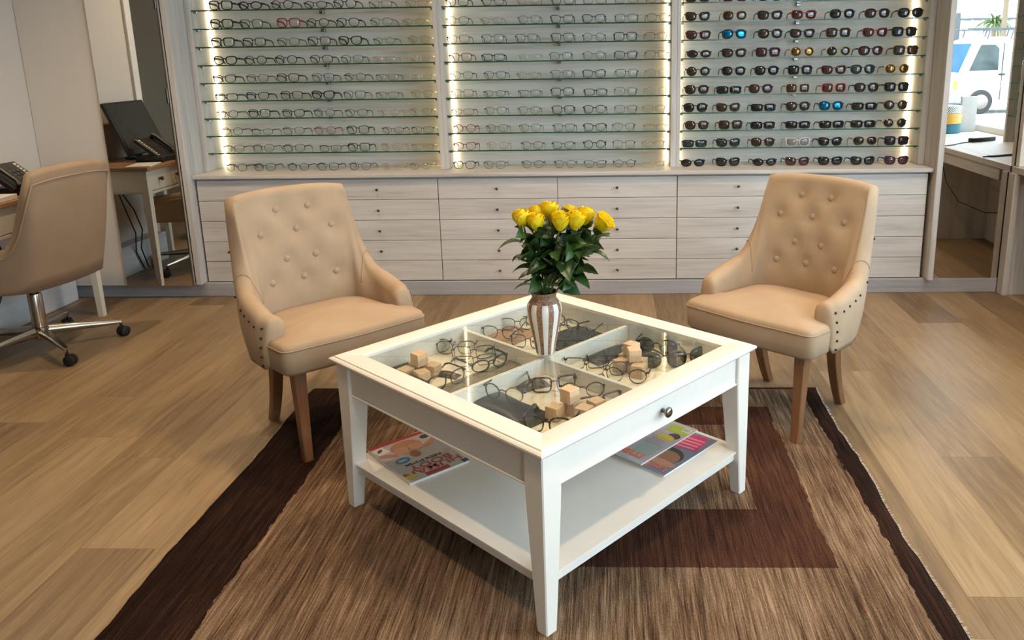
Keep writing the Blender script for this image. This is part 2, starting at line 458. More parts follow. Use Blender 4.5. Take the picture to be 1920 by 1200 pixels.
tag(b.build('countertop', 'wash_x'), 'long whitewashed countertop over the three drawer cabinets', 'countertop')
for nm, x0, x1, lab in (('end_panel', -2.476, -2.4415, 'tall whitewashed end panel between the mirror and first display bay'),
                        ('end_panel', 1.8295, 1.862, 'tall whitewashed end panel between the sunglasses bay and the mirror')):
    tag(MB().box(x0, x1, 4.50, 4.94, .0845, 2.42, .003).build(nm, 'wash_z'), lab, 'panel', 'end panels of the display wall')

# ================================================================== DISPLAY BAYS with glass shelves
SZ = [1.668 - .1027 * i for i in range(9)]
YS0, YS1, YBK = 4.70, 4.885, 4.90
def bay(label, x0, x1, i0, i1):
    t = thing('display_bay', label, 'display shelving', ((x0 + x1) / 2, 4.8, .7355), group='lit glass shelf display bays')
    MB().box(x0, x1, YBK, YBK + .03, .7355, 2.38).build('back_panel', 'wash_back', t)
    MB().box(x0, i0, 4.69, YBK, .7355, 2.38, .002, 1).build('side_panel', 'wash_z', t)
    MB().box(i1, x1, 4.69, YBK, .7355, 2.38, .002, 1).build('side_panel', 'wash_z', t)
    MB().box(x0, x1, 4.69, YBK + .03, 2.38, 2.42, .002, 1).build('top_panel', 'wash_x', t)
    for xs in (i0 + .004, i1 - .013):
        MB().box(xs, xs + .007, YBK - .010, YBK - .001, .7365, 2.37).build('led_strip', 'led', t)
    for z in SZ:
        g = MB(); g.box(i0 + .002, i1 - .002, YS0 + .0012, YS1, z - .007, z)
        sh = g.build('glass_shelf', 'shelf', t)
        MB().box(i0 + .002, i1 - .002, YS0, YS0 + .0012, z - .0072, z + .0002).build('green_edge', 'edge', sh)
        cl = MB()
        for xx in (i0, i1 - .018): cl.box(xx, xx + .018, YS0 + .03, YS0 + .05, z - .017, z - .0075, .002, 1)
        xm = (i0 + i1) / 2
        cl.box(xm - .012, xm + .012, YS1 - .02, YBK, z - .022, z - .0075, .002, 1)
        cl.build('shelf_clip', 'steel', sh)
    return t
BAYS = [('left', -2.4405, -.9855, -2.408, -1.011), ('middle', -.9850, .3835, -.961, .350), ('right', .3840, 1.8285, .405, 1.792)]
bay('display bay of dark framed eyeglasses at the mirror and desk end', *BAYS[0][1:])
bay('display bay of eyeglasses between the two others behind the roses', *BAYS[1][1:])
bay('display bay of sunglasses at the window end', *BAYS[2][1:])

# ================================================================== EYEGLASSES
COL = dict(K=((.010, .009, .009), 'black'), B=((.075, .035, .018), 'brown'), R=((.28, .022, .018), 'red'), N=((.045, .018, .12), 'purple'),
           G=((.10, .09, .085), 'grey'), Y=((.40, .27, .12), 'gold'), P=((.50, .26, .20), 'pink'), C=((.62, .52, .42), 'clear'),
           O=((.50, .07, .03), 'orange red'), W=((.66, .64, .60), 'white'))
SUN = dict(k=((.010, .011, .012), 'black'), b=((.055, .030, .016), 'brown'), g=((.030, .055, .050), 'green'), u=((.02, .20, .42), 'blue'),
           r=((.085, .022, .024), 'red'), y=((.20, .125, .05), 'gold'), c=((.30, .28, .30), 'smoky'))
SHP = dict(s='square', r='round', c='cat-eye', h='hexagonal', p='softly rounded', o='oval', w='wide rectangular', a='aviator')
_cm = {}
def cmat(key, col, rough=.3, metal=0.0):
    if key not in _cm: _cm[key] = plain(key, col, rough, metal, .12, 60)
    return _cm[key]
def frame_mat(c):
    col, nm = COL[c]
    return cmat(nm.replace(' ', '_') + '_frame', col, .25 if c not in 'YG' else .28, .75 if c in 'Y' else (.5 if c == 'G' else 0.0))
def lens_mat(l):
    if l is None: return M['lens']
    key = 'lens_' + l
    if key not in _cm:
        col, nm = SUN[l]
        if l in 'kbgrc':
            tint = tuple(min(1, c * 2.2) for c in col)
            _cm[key] = glassy(SUN[l][1] + '_tinted_lens', tint, .01, (1, 1, 1), 1.75, .5, col)
        else:
            _cm[key] = plain(SUN[l][1] + '_mirror_lens', col, .05, .85, .05)
    return _cm[key]
def outline(shape, a, h, n=20):
    """rim outline (outer side at +x); returns points in metres round the lens centre"""
    P = []
    for k in range(n):
        th = 2 * PI * (k + .5) / n; c, s_ = math.cos(th), math.sin(th)
        def se(e): return (math.copysign(abs(c) ** (2 / e), c), math.copysign(abs(s_) ** (2 / e), s_))
        if shape == 'r': x, z = c * .93, s_ * 1.02
        elif shape == 'o': x, z = c * 1.0, s_ * .82
        elif shape == 'h':
            r = math.cos(PI / 6) / math.cos(((th + PI / 6) % (PI / 3)) - PI / 6); r = min(r, 1.0); x, z = c * r * 1.04, s_ * r * 1.08
        elif shape == 's': x, z = se(4.4); x *= 1 - .07 * (z < 0) * -z
        elif shape == 'w': x, z = se(4.6); z *= .80; x *= 1.08
        elif shape == 'p': x, z = se(2.7); x *= 1 - .10 * max(0, -z)
        elif shape == 'a': x, z = se(2.5); x *= 1 + .06 * z; z += .12 * x * (1 if z < 0 else .4) * (-1)
        else:
            x, z = se(2.9); z *= .92; z += .20 * max(0, x) * max(0, z + .2); x += .14 * max(0, x) * max(0, z); x *= 1 - .10 * max(0, -z)
        P.append((x * a, z * h))
    return P
_parts = {}
def glasses_parts(shape, th, sunny):
    key = (shape, th, sunny)
    if key in _parts: return _parts[key]
    a, h = (.0285, .0235) if sunny else (.0262, .0210)
    rim = {1: .0016, 2: .0028, 3: .0046}[th]; dep = .0030 + .0010 * th
    out = outline(shape, a, h, 20); n = len(out)
    cx = a + .0085 + rim * .4
    zb = -min(z for x, z in out) + rim + .0004
    fr = MB(); lens = []
    for sgn in (1, -1):
        rings = []
        for i, (x, z) in enumerate(out):
            x0, z0 = out[i - 1]; x1, z1 = out[(i + 1) % n]
            nx, nz = (z1 - z0), -(x1 - x0); L = math.hypot(nx, nz) or 1; nx /= L; nz /= L
            extra = rim * (1.25 if z > 0 else .95)
            q = []
            for (o_, yy) in ((0, 0), (extra, 0), (extra, dep), (0, dep)):
                X = x + nx * o_
                q.append(Vector((sgn * (cx + X), yy + .010 * ((cx + X) / .065) ** 2, zb + z + nz * o_)))
            rings.append(q)
        rings.append(rings[0]); fr.loft(rings, True, False)
        lp = MB()
        f = [Vector((sgn * (cx + x), .0012 + .010 * ((cx + x) / .065) ** 2 - .0009, zb + z)) for x, z in out]
        cpt = [Vector((sgn * (cx + x * .5), .0008 + .010 * ((cx + x * .5) / .065) ** 2 - .0024, zb + z * .5)) for x, z in out]
        bk = [p + Vector((0, .0012, 0)) for p in f]; cbk = [p + Vector((0, .0012, 0)) for p in cpt]
        lp.loft([cbk, bk, f, cpt], True, True)
        lens.append(lp)
    br = cx - a * .93; zt = zb + h * .42
    fr.tube([(-br, .0022, zt - .002), (-br * .45, .0012, zt + .0022), (br * .45, .0012, zt + .0022), (br, .0022, zt - .002)], rim * .62 + .0006, 6)
    xo = cx + a * .98; zh = zb + h * .50
    for sgn in (1, -1):
        fr.box(min(sgn * (xo - .002), sgn * (xo + .0075)), max(sgn * (xo - .002), sgn * (xo + .0075)), .0105, .0105 + dep + .002, zh - .001 - rim, zh + rim + .001, .0006, 1)
    tem = []
    for sgn in (1, -1):
        x = sgn * (xo + .006); r = .0010 + .0007 * th
        tem.append(MB().tube([(x, .013, zh), (x, .050, zh - .0005), (x * .99, .098, zh - .004), (x * .97, .118, zh - .012), (x * .95, .137, .0015 + r)], [r, r, r, r * 1.15, r], 6, flat=1.7))
    _parts[key] = (fr, lens, tem); return _parts[key]
_mesh = {}
def glasses_mesh(tagname, key, mb, mat):
    k = (tagname, key, mat.name)
    if k not in _mesh:
        me = bpy.data.meshes.new(tagname); bm = mb.bm.copy()
        bmesh.ops.recalc_face_normals(bm, faces=bm.faces[:]); bm.to_mesh(me); bm.free()
        me.materials.append(mat)
        me.polygons.foreach_set('use_smooth', [True] * len(me.polygons))
        _mesh[k] = me
    return _mesh[k]
def add_glasses(x, y, z, code, lens, label, group, rz=0.0, rx=0.0, name=None):
    c, shp = code[0], code[1]; th = int(code[2]) if len(code) > 2 and code[2].isdigit() else 2
    sunny = lens is not None
    fr, le, te = glasses_parts(shp, th, sunny); key = (shp, th, sunny)
    fm, lm = frame_mat(c), lens_mat(lens)
    t = thing(name or ('sunglasses' if sunny else 'eyeglasses'), label, 'sunglasses' if sunny else 'glasses', (x, y, z), rz, group)
    if rx: t.rotation_euler = (rx, 0, rz)
    def put(nm, me):
        o = bpy.data.objects.new(nm, me); C.objects.link(o); o.parent = t; return o
    put('frame_front', glasses_mesh('frame_front', key, fr, fm))
    for i in (0, 1): put('lens', glasses_mesh('lens%d' % i, key, le[i], lm))
    for i in (0, 1): put('temple', glasses_mesh('temple%d' % i, key, te[i], fm))
    return t
ORD = ['first', 'second', 'third', 'fourth', 'fifth', 'sixth', 'seventh', 'eighth', 'ninth', 'tenth']
GX = dict(left=[[-2240, -2069, -1882, -1686, -1517, -1314, -1103], [-2249, -2073, -1855, -1684, -1509, -1314, -1127], [-2253, -2068, -1866, -1685, -1505, -1304, -1104], [-2252, -2070, -1889, -1682, -1501, -1312, -1106], [-2269, -2073, -1891, -1683, -1492, -1302, -1104], [-2269, -2081, -1880, -1692, -1505, -1310, -1102], [-2272, -2083, -1877, -1693, -1500, -1308, -1117], [-2258, -2077, -1887, -1698, -1500, -1289, -1114], [-2261, -2079, -1892, -1676, -1503, -1305, -1121], [-2246, -2076, -1871, -1693, -1498, -1303, -1135]],
    middle=[[-871, -666, -465, -268, -85, 94, 275], [-873, -679, -460, -273, -92, 95, 275], [-874, -675, -480, -273, -92, 89, 265], [-867, -675, -462, -284, -93, 93, 268], [-863, -670, -478, -282, -93, 97, 272], [-864, -675, -473, -280, -87, 92, 268], [-869, -674, -476, -277, -93, 92, 255], [-861, -670, -475, -275, -94, 79, 264], [-866, -670, -465, -282, -95, 78, 251], [-871, -691, -463, -271, -92, 82, 252]],
    right=[[498, 707, 905, 1094, 1307, 1503, 1687], [500, 710, 909, 1099, 1313, 1511, 1695], [505, 709, 913, 1096, 1299, 1506, 1670], [511, 712, 904, 1101, 1305, 1487, 1686], [508, 711, 900, 1093, 1285, 1450, 1644], [502, 688, 870, 1085, 1291, 1476, 1648], [495, 686, 890, 1090, 1280, 1470, 1651], [505, 702, 890, 1094, 1290, 1472, 1654], [494, 692, 893, 1099, 1287, 1490, 1670], [483, 690, 905, 1095, 1288, 1476, 1672]])
GS = dict(left='''Ks3 Ko3 Kr2 Ko2 Kp2 Gw1 Yw1
Ks3 Bs2 Rs3 Br2 Kp2 Gp1 Yo1
Ks3 Ks2 Kp1 Ks2 Kc3 Go1 Yr1
Kc3 Kr2 Kr2 Bp2 Kp1 Pw1 Cs1
Kc2 Kp1 Ks2 Ks1 Kh1 Gw1 Cw1
Kw2 Kc2 Ks2 Kc3 Ks1 Gw1 Yh1
Kh1 Ks2 Kc2 Kr1 Kc1 Po1 Yp1
Gr1 Go1 Gp1 Rr1 Ks2 Bo1 Kw1
Gp1 Gp1 Kp1 Gw1 Ks2 Pp1 Yw1
Kh1 Kp1 Kh1 Kp1 Gp1 Po1 Yo1''', middle='''Ks2 Ko1 Yr1 Ks2 Ks1 Gp1 Bp1
Bp1 Po1 Gp1 Bc2 Nc2 Ks1 Bp1
Rs1 Ks1 Ks1 Bs2 Kr1 Ks2 Rp1
Rs2 Kw2 Cw1 Kc1 Kr1 Nc2 Bs1
Bp1 Kp1 Yo1 Gs1 Kc2 Ks1 Pp1
Rs1 Ko1 Gw1 Ks2 Kw2 Gs1 Pr1
Rw1 Gp1 Gp1 Ks2 Kp2 Gs1 Yp1
Rr2 Gp1 Gp1 Ks1 Kc2 Gp1 Yw1
Rc2 Pp1 Kp1 Kc1 Kr2 Gs1 Pp1
Kp2 Gp1 Kh1 Gr1 Kc1 Kh1 Cw1''', right='''Bsb Rsr Kpk Bsb Kob Rsr Kpb
Bcb Ypb Kcb Rcr Gpk Bpb Kpk
Bcr Kau Kpb Kcb Bsb Rcr Ksk
Kob Kcb Ksr Yry Yrk Kpr Ksb
Brb Gpk Kpk Ksk Bcr Kpg Yry
Kpb Kwk Bpb Ysb Osr Kpb Ksk
Kpk Bcb Kwk Kpb Kpu Kwk Brb
Bpb Bsb Kwk Kwk Kwk Kwk Yrk
Kwg Kcg Bpb Wcc Kck Yak Nsk
Kok Kck Kok Bcr Kck Kck Ncr''')
rg = random.Random(3)
for side in ('left', 'middle', 'right'):
    for r, line in enumerate(GS[side].split('\n')):
        for i, code in enumerate(line.split()):
            z = (SZ[r] if r < 9 else .735) + .0004
            y = (4.712 if r < 9 else 4.695) + rg.uniform(0, .008)
            where = '%s from the left on the %s %s of the %s bay' % (ORD[i], ORD[r] + ' shelf down' if r < 9 else 'countertop', 'row' if r == 9 else '', side)
            where = where.replace('  ', ' ').replace(' shelf down of', ' shelf down,').replace('down  of', 'down,')
            where = '%s from left on %s, %s bay' % (ORD[i], (ORD[r] + ' shelf from the top') if r < 9 else 'countertop', side)
            if side == 'right':
                lab = '%s %s sunglasses, %s' % (COL[code[0]][1], SHP[code[1]], where)
                grp = 'sunglasses on the display shelves'
                add_glasses(GX[side][r][i] / 1000, y, z, code[:2] + '2', code[2], lab, grp, rg.uniform(-.04, .04))
            else:
                lab = '%s %s eyeglasses, %s' % (COL[code[0]][1], SHP[code[1]], where)
                grp = 'eyeglasses on the display shelves'
                add_glasses(GX[side][r][i] / 1000, y, z, code, None, lab, grp, rg.uniform(-.04, .04))

# ================================================================== MIRRORS
t = thing('mirror', 'tall frameless mirror beside the cream wall panel reflecting the desk', 'mirror', (-2.68, 4.5, .085))
MB().box(-2.884, -2.4775, 4.484, 4.50, .085, 2.42).build('mirror_glass', 'mirror', t)
MB().box(-2.4835, -2.4775, 4.476, 4.484, .085, 2.42).build('edge_strip', 'steel', t)
for z in (1.155, 1.665):
    MB().box(-2.494, -2.481, 4.473, 4.4835, z, z + .085, .002, 1).build('hinge', 'knob', t)
t = thing('mirror', 'tall mirror by the counter reflecting the window and the van', 'mirror', (2.3, 4.55, .085))
MB().box(1.8625, 2.945, 4.552, 4.57, .0845, 2.42).build('mirror_glass', 'mirror', t)

# ================================================================== COUNTER on the right, below the side window
t = thing('window_counter', 'whitewashed counter desk running under the side window to the mirror', 'counter', (2.6, 3.0, 0))
MB().box(2.265, 2.944, .9, 4.547, .706, .742, .003).build('counter_top', 'wash_y', t)
MB().box(2.275, 2.30, .92, 4.40, .635, .7055, .002, 1).build('apron', 'wash_y', t)
MB().box(2.252, 2.285, 4.475, 4.545, 0, .7055, .002, 1).build('edge_stile', 'wash_z', t)
MB().box(2.2855, 2.944, 4.487, 4.545, 0, .7055, .002, 1).build('end_support', 'wash_z', t)
MB().box(2.32, 2.944, 3.15, 3.19, 0, .7055, .002, 1).build('inner_support', 'wash_z', t)
MB().box(2.80, 2.82, 3.1905, 4.4865, 0, .7055).build('rear_panel', 'wash_y', t)
tag(MB().box(2.284, 2.80, 4.505, 4.547, .7424, 1.30, .004).build('display_board', plain('bright_white_laminate', (.88, .85, .80), .4)), 'plain white upright board standing on the counter against the mirror', 'board')
# round hat boxes, seen in the mirror
for zz, hh, rr, nm, lab in ((.7424, .072, .135, 'teal', 'teal round hat box, bottom of the stack by the side window'), (.8150, .080, .137, 'yellow', 'yellow round hat box in the middle of the stack by the window'),
                            (.8956, .060, .132, 'stripe', 'white hat box with black diagonal stripes, topmost of its stack')):
    tt = NT(nm + '_hat_box')
    if nm == 'stripe':
        x, y, z = tt.sep(tt.coord()); ang = tt.math('ARCTAN2', y, x)
        f = tt.math('FRACT', tt.math('ADD', tt.math('MULTIPLY', ang, 9.0), tt.math('MULTIPLY', z, 42.0)))
        mm = tt.pbr(tt.mix(tt.math('GREATER_THAN', f, .52), (.75, .75, .72), (.03, .03, .03)), .5)
    else:
        mm = plain(nm + '_hat_box', (.02, .14, .20) if nm == 'teal' else (.62, .34, .04), .4)
    o = thing('hat_box', lab, 'hat box', (2.645, 2.62, zz), group='stack of round hat boxes')
    MB().lathe([(rr - .004, zz), (rr, zz + .004), (rr, zz + hh * .55)], 40, 2.645, 2.62).build('box_body', mm, o, True)
    MB().lathe([(rr + .002, zz + hh * .551), (rr + .0025, zz + hh - .003), (rr - .002, zz + hh)], 40, 2.645, 2.62).build('lid', mm, o, True)
o = MB(); o.box(2.80, 2.925, 2.56, 2.585, .7424, 1.02, .004)
tag(o.build('grey_display_card', plain('grey_card', (.42, .40, .38), .5)), 'plain grey upright card behind the stacked hat boxes', 'card')
o = MB(); o.box(-.12, .12, -.022, .022, 0, .03, .006)
a = thing('power_adapter', 'black power adapter lying on the counter with its cable hanging down', 'adapter', (2.66, 3.30, .7424), math.radians(-28))
o.build('adapter_body', 'black', a, True)
cab = MB().tube([(2.545, 3.36, .7465), (2.45, 3.43, .746), (2.37, 3.52, .746), (2.29, 3.575, .746), (2.262, 3.585, .735), (2.259, 3.585, .68), (2.30, 3.62, .50), (2.36, 3.70, .38), (2.47, 3.86, .335), (2.60, 4.08, .37), (2.70, 4.3, .43), (2.80, 4.38, .45)], .0035, 6)
cab.xform(Rz(math.radians(28)) @ T(-2.66, -3.30, -.7424)); cab.build('cable', 'black', a, True)
o = MB(); o.box(-.12, .10, -.018, .018, 0, .010, .004); o.box(-.16, -.118, -.012, .004, .001, .007, .002, 1)
a = thing('comb_tool', 'flat black hand tool lying on the counter beside the white board', 'tool', (2.43, 4.12, .7424), math.radians(-20)); o.build('tool_body', 'black', a, True)

# wall display above the counter on the right wall (seen in the mirror)
t = thing('wall_display', 'narrow glass shelf display on the right wall between window and mirror', 'display shelving', (2.87, 3.8, .7424))
MB().box(2.925, 2.945, 3.315, 4.39, .7424, 2.40).build('back_panel', 'wash_z', t)
MB().box(2.80, 2.9245, 3.315, 3.34, .7424, 2.40, .002, 1).build('side_panel', 'wash_z', t)
for i in range(10):
    z = .93 + .113 * i
    sh = MB().box(2.80, 2.9245, 3.3405, 4.38, z - .006, z).build('glass_shelf', 'shelf', t)
    MB().box(2.7988, 2.80, 3.3405, 4.38, z - .0062, z + .0002).build('green_edge', 'edge', sh)
for i in range(10):
    z = (.93 + .113 * (i - 1)) if i else .7424
    for j, yy in enumerate((3.50, 3.80)):
        add_glasses(2.806, yy, z + .0004, 'K' + 'sckwpc'[(i + j) % 6] + '2', 'kbk'[(i + j) % 3],
                    'dark sunglasses, %s from the window on %s of the wall display' % (ORD[j], 'its %s shelf up' % ORD[i - 1] if i else 'the counter below'),
                    'sunglasses on the right wall display', -PI / 2)

# ================================================================== COFFEE TABLE
TX, TY, TA = -.207, 2.2995, -.7177
TM = T(TX, TY) @ Rz(TA)
tb = thing('coffee_table', 'square white coffee table with a glass display top and lower shelf', 'table', (TX, TY, 0), TA)
H, OP = .465, .389
fr = MB()
for k in range(4):                                       # four mitred boards with a stepped edge
    m = Rz(k * PI / 2)
    def q(a, e, z): return m @ Vector((a, -e, z))
    prof = [(OP, .486), (OP, .5075), (OP + .003, .51), (H - .013, .51), (H - .0115, .5065), (H - .004, .5055), (H, .502), (H, .497), (H - .006, .490), (H - .010, .4875)]
    fr.loft([[q(-e, e, z) for e, z in prof], [q(e, e, z) for e, z in prof]], True, True)
fr.build('top_frame', 'paint', tb, True)
MB().box(-OP + .0005, OP - .0005, -OP + .0005, OP - .0005, .498, .503).build('glass_top', 'top_glass', tb)
MB().box(-.437, .437, -.437, .437, .424, .4335).build('tray_floor', plain('cream_tray_lining', (.74, .66, .52), .8), tb)
MB().box(-.3885, .3885, -.007, .007, .434, .486, .001, 1).build('tray_divider', 'paint', tb)
MB().box(-.007, .007, -.3885, -.0075, .434, .486, .001, 1).build('tray_divider', 'paint', tb)
MB().box(-.007, .007, .0075, .3885, .434, .486, .001, 1).build('tray_divider', 'paint', tb)
rim = MB()
for k in range(4): rim.take(MB().box(-.39, .39, -.402, -.3895, .434, .4865).bm, Rz(k * PI / 2))
rim.build('tray_rim', 'paint', tb)
for k in range(4):
    a = MB(); m = Rz(k * PI / 2)
    a.box(-.386, .386, -.441, -.424, .389, .487, .002, 1); a.box(-.386, .386, -.446, -.441, .392, .399, .002, 1)
    ap = a.xform(m).build('apron', 'paint', tb)
    if k in (1, 3):
        kb = MB().lathe([(.006, 0), (.0055, .010), (.009, .014), (.0145, .020), (.0150, .024), (.011, .028), (.004, .0295)], 20)
        kb.xform(m @ T(.015, -.441, .4405) @ Matrix.Rotation(PI / 2, 4, 'X')).build('knob', 'steel', ap, 'all')
for sx in (-1, 1):
    for sy in (-1, 1):
        rings = []
        for z, wd in ((.0095, .036), (.13, .046), (.335, .061), (.385, .064), (.487, .064)):
            x0, x1 = sorted((sx * .4505, sx * (.4505 - wd))); y0, y1 = sorted((sy * .4505, sy * (.4505 - wd))); c = .003
            rings.append([Vector(p + (z,)) for p in ((x0 + c, y0), (x1 - c, y0), (x1, y0 + c), (x1, y1 - c), (x1 - c, y1), (x0 + c, y1), (x0, y1 - c), (x0, y0 + c))])
        MB().loft(rings).build('leg', 'paint', tb)
sh = MB()
cut = .4505 - .047
def notch(e):
    return [(-e, -cut), (-cut, -cut), (-cut, -e), (cut, -e), (cut, -cut), (e, -cut), (e, cut), (cut, cut), (cut, e), (-cut, e), (-cut, cut), (-e, cut)]
for e, z0, z1 in ((.441, .1545, .160), (.433, .128, .1545)): sh.prism(notch(e), z0, z1)
sh.build('lower_shelf', 'paint', tb)

def tl(x, y, z=0.0):
    p = TM @ Vector((x, y, z)); return p.x, p.y, p.z
TF = .4338
# --- things in the four compartments
cubeset = [('left', -.300, -.262, [(0, 0, 0), (.055, .02, .3), (.02, -.055, .1), (.075, -.035, -.2), (.03, -.01, 9)]),
           ('right', .150, .212, [(0, 0, .1), (.052, .004, .2), (.02, -.05, -.1), (.085, -.045, .3), (-.03, .05, .0), (.02, .0, 9), (.055, -.03, 8)]),
           ('front', .262, -.150, [(0, 0, 0), (-.015, -.055, .15), (.05, -.01, .25), (.045, .045, -.1), (.0, -.012, 9)])]
for nm, cx, cy, lst in cubeset:
    for i, (dx, dy, a) in enumerate(lst):
        top = a > 5
        x, y, z = tl(cx + dx, cy + dy, TF + (.0405 if top else .0003))
        where = {'left': 'bay near left chair', 'right': 'bay near right chair', 'front': 'bay nearest viewer'}[nm]
        pos = ('topmost cube of its pile' if a == 9 else 'upper cube at the edge of its pile') if top else ['first', 'second', 'third', 'fourth', 'fifth'][i] + ' lower cube of its pile'
        b = MB().box(-.0195, .0195, -.0195, .0195, 0, .039, .0012, 1)
        o = b.build('wooden_cube', 'cube', loc=(x, y, z), rot=(0, 0, TA + (a if not top else a * .7)))
        tag(o, 'pale wooden cube, ' + pos + ', table ' + where, 'cube', 'wooden display cubes in the coffee table')
def slab(name, label, cat, cx, cy, sx, sy, h, mat, rot=0.0, bev=.002):
    x, y, z = tl(cx, cy, TF + .0003)
    o = MB().box(-sx / 2, sx / 2, -sy / 2, sy / 2, 0, h, bev, 1).build(name, mat, loc=(x, y, z), rot=(0, 0, TA + rot))
    return tag(o, label, cat)
dk = plain('charcoal_card', (.022, .022, .024), .6, var=.2)
def curved_case(name, label, cx, cy, L, W_, rise, mat, rot):
    x, y, z = tl(cx, cy, TF + .0003); rings = []
    for i in range(13):
        s_ = -1 + i / 6; pinch = 1 - .25 * math.cos(s_ * PI / 2) ** 2
        hh = .004 + rise * (1 - s_ * s_) ; w2 = W_ / 2 * (.80 + .2 * abs(s_))
        rings.append([Vector((s_ * L / 2, w2 * math.cos(a), max(0, hh * math.sin(a)))) for a in [PI * k / 10 for k in range(11)]])
    o = MB().loft(rings).build(name, mat, loc=(x, y, z), rot=(0, 0, TA + rot), smooth=True)
    return tag(o, label, 'case')
slab('display_pad', 'small charcoal pad in the glass table near the left chair', 'pad', -.335, -.275, .13, .10, .006, dk, .1)
slab('display_pad', 'long grey brown pad along the divider near the left chair', 'pad', -.13, -.16, .06, .36, .004, plain('taupe_pad', (.20, .165, .12), .7), 0)
slab('display_pad', 'tan leather pad in the compartment behind the vase', 'pad', -.325, .135, .13, .20, .005, plain('tan_pad', (.36, .20, .11), .6), .1)
slab('display_pad', 'large charcoal pad in the rear compartment right of the vase', 'pad', -.13, .265, .19, .22, .006, dk, -.05)
slab('display_pad', 'dark slate pad under the cubes near the right chair', 'pad', .085, .335, .10, .075, .005, dk, .3)
curved_case('glasses_case', 'waisted dark grey glasses case in the compartment near right chair', .062, .262, .22, .085, .022, dk, 1.45)
curved_case('glasses_case', 'black soft glasses pouch in the bay nearest viewer', .105, -.245, .27, .12, .012, plain('black_leather_pouch', (.016, .016, .016), .35, bump=.3), -.03)
curved_case('glasses_case', 'small brown black glasses case beside the cubes near left chair', -.215, -.215, .085, .04, .012, plain('dark_brown_case', (.05, .03, .02), .4), .4)
curved_case('glasses_case', 'small domed grey clip case near the table divider', .048, -.098, .095, .055, .022, plain('grey_case', (.075, .068, .06), .3), 1.3)
tablegl = [(-.405, -.13, 'Kr1', None, .9, 'thin black round glasses furthest left in the coffee table'), (-.335, -.085, 'Gp1', None, .75, 'grey glasses among black ones, left compartment of the coffee table'),
           (-.255, -.075, 'Ks1', None, .85, 'thin black square glasses in the middle of the left table compartment'), (-.195, -.115, 'Gw1', None, 1.0, 'grey wire glasses beside the taupe pad in the coffee table'),
           (-.135, -.10, 'Ko2', None, 1.45, 'bold black oval glasses on the taupe pad near the table divider'), (-.13, -.27, 'Kp1', None, 1.5, 'black glasses on the front end of the taupe pad'),
           (-.385, .27, 'Kw1', None, .3, 'black glasses at the far left of the rear table compartment'), (-.325, .10, 'Bp1', None, .6, 'brown wire glasses lying on the tan pad'),
           (-.345, .20, 'Kp1', None, .8, 'thin dark glasses at the back edge of the tan pad'), (-.195, .11, 'Ks1', None, .5, 'thin black glasses just left of the vase under the glass'),
           (-.25, .345, 'Kw1', None, -.2, 'slim black glasses behind the vase in the rear compartment'), (-.13, .27, 'Gr1', None, .4, 'grey round glasses lying on the large charcoal pad'),
           (.075, .105, 'Kw1', None, .8, 'first of three thin glasses along the divider near right chair'), (.16, .105, 'Bp1', None, .7, 'second of three thin glasses along the divider, brown wire'),
           (.24, .10, 'Kr1', None, .5, 'third of three thin glasses along the divider, round black'),
           (.165, .345, 'Kr2', 'k', .4, 'round black sunglasses at the far side of the right compartment'), (.255, .27, 'Br2', 'g', .9, 'round tortoise sunglasses by the cubes near the right chair'),
           (.30, .335, 'Kp2', 'b', 1.2, 'dark sunglasses at the right corner under the table glass'),
           (.125, -.085, 'Bs2', None, .95, 'brown square glasses in the middle of the viewer side compartment'), (.215, -.06, 'Kr1', None, .8, 'thin black round glasses beside the brown square pair'),
           (.30, -.075, 'Bw2', None, 1.2, 'tortoise glasses under the knob side edge of the table'), (.295, -.285, 'Kp2', None, .5, 'black glasses at the nearest corner under the table glass'),
           (.085, -.25, 'Gr1', None, .3, 'silver wire glasses lying on the black pouch')]
for x, y, code, ln, rz, lab in tablegl:
    on = .0062 if 'charcoal' in lab else (.0052 if ' pad' in lab else (.0165 if 'pouch' in lab else .0003))
    px, py, pz = tl(x, y, TF + on)
    add_glasses(px, py, pz, code, ln, lab, 'glasses under the coffee table glass', TA + rz)

# --- magazines on the lower shelf
def magazine(name, label, corners_mid, yaw, W_, L, z, thick, cover, art):
    o = thing(name, label, 'magazine', (corners_mid[0], corners_mid[1], z), yaw)
    MB().box(-W_ / 2, W_ / 2, -L / 2, L / 2, 0, thick - .0006, .0006, 1).build('pages', 'paper', o)
    MB().box(-W_ / 2 - .001, W_ / 2 + .001, -L / 2 - .001, L / 2 + .001, thick - .0006, thick).build('cover', cover, o)
    art(o, thick + .0001)
    return o
def decal(o, name, mat, pts, z, h=.0003):
    MB().prism(pts, z, z + h).build(name, mat, o)
def ell(cx, cy, rx, ry, n=20, rot=0.0):
    return [(cx + rx * math.cos(a) * math.cos(rot) - ry * math.sin(a) * math.sin(rot), cy + rx * math.cos(a) * math.sin(rot) + ry * math.sin(a) * math.cos(rot)) for a in [2 * PI * k / n for k in range(n)]]
def rect(cx, cy, w_, h_, r=0.0):
    c, s_ = math.cos(r), math.sin(r)
    return [(cx + x * c - y * s_, cy + x * s_ + y * c) for x, y in ((-w_ / 2, -h_ / 2), (w_ / 2, -h_ / 2), (w_ / 2, h_ / 2), (-w_ / 2, h_ / 2))]
def lettering(o, s, size, mat, x, y, z, sx=1.0, r=0.0):
    b = MB(); b.take(text_mb(s, size, mat)); b.xform(T(x, y, z) @ Rz(r) @ Matrix.Diagonal((sx, 1, 1, 1))); b.build('lettering', mat, o)
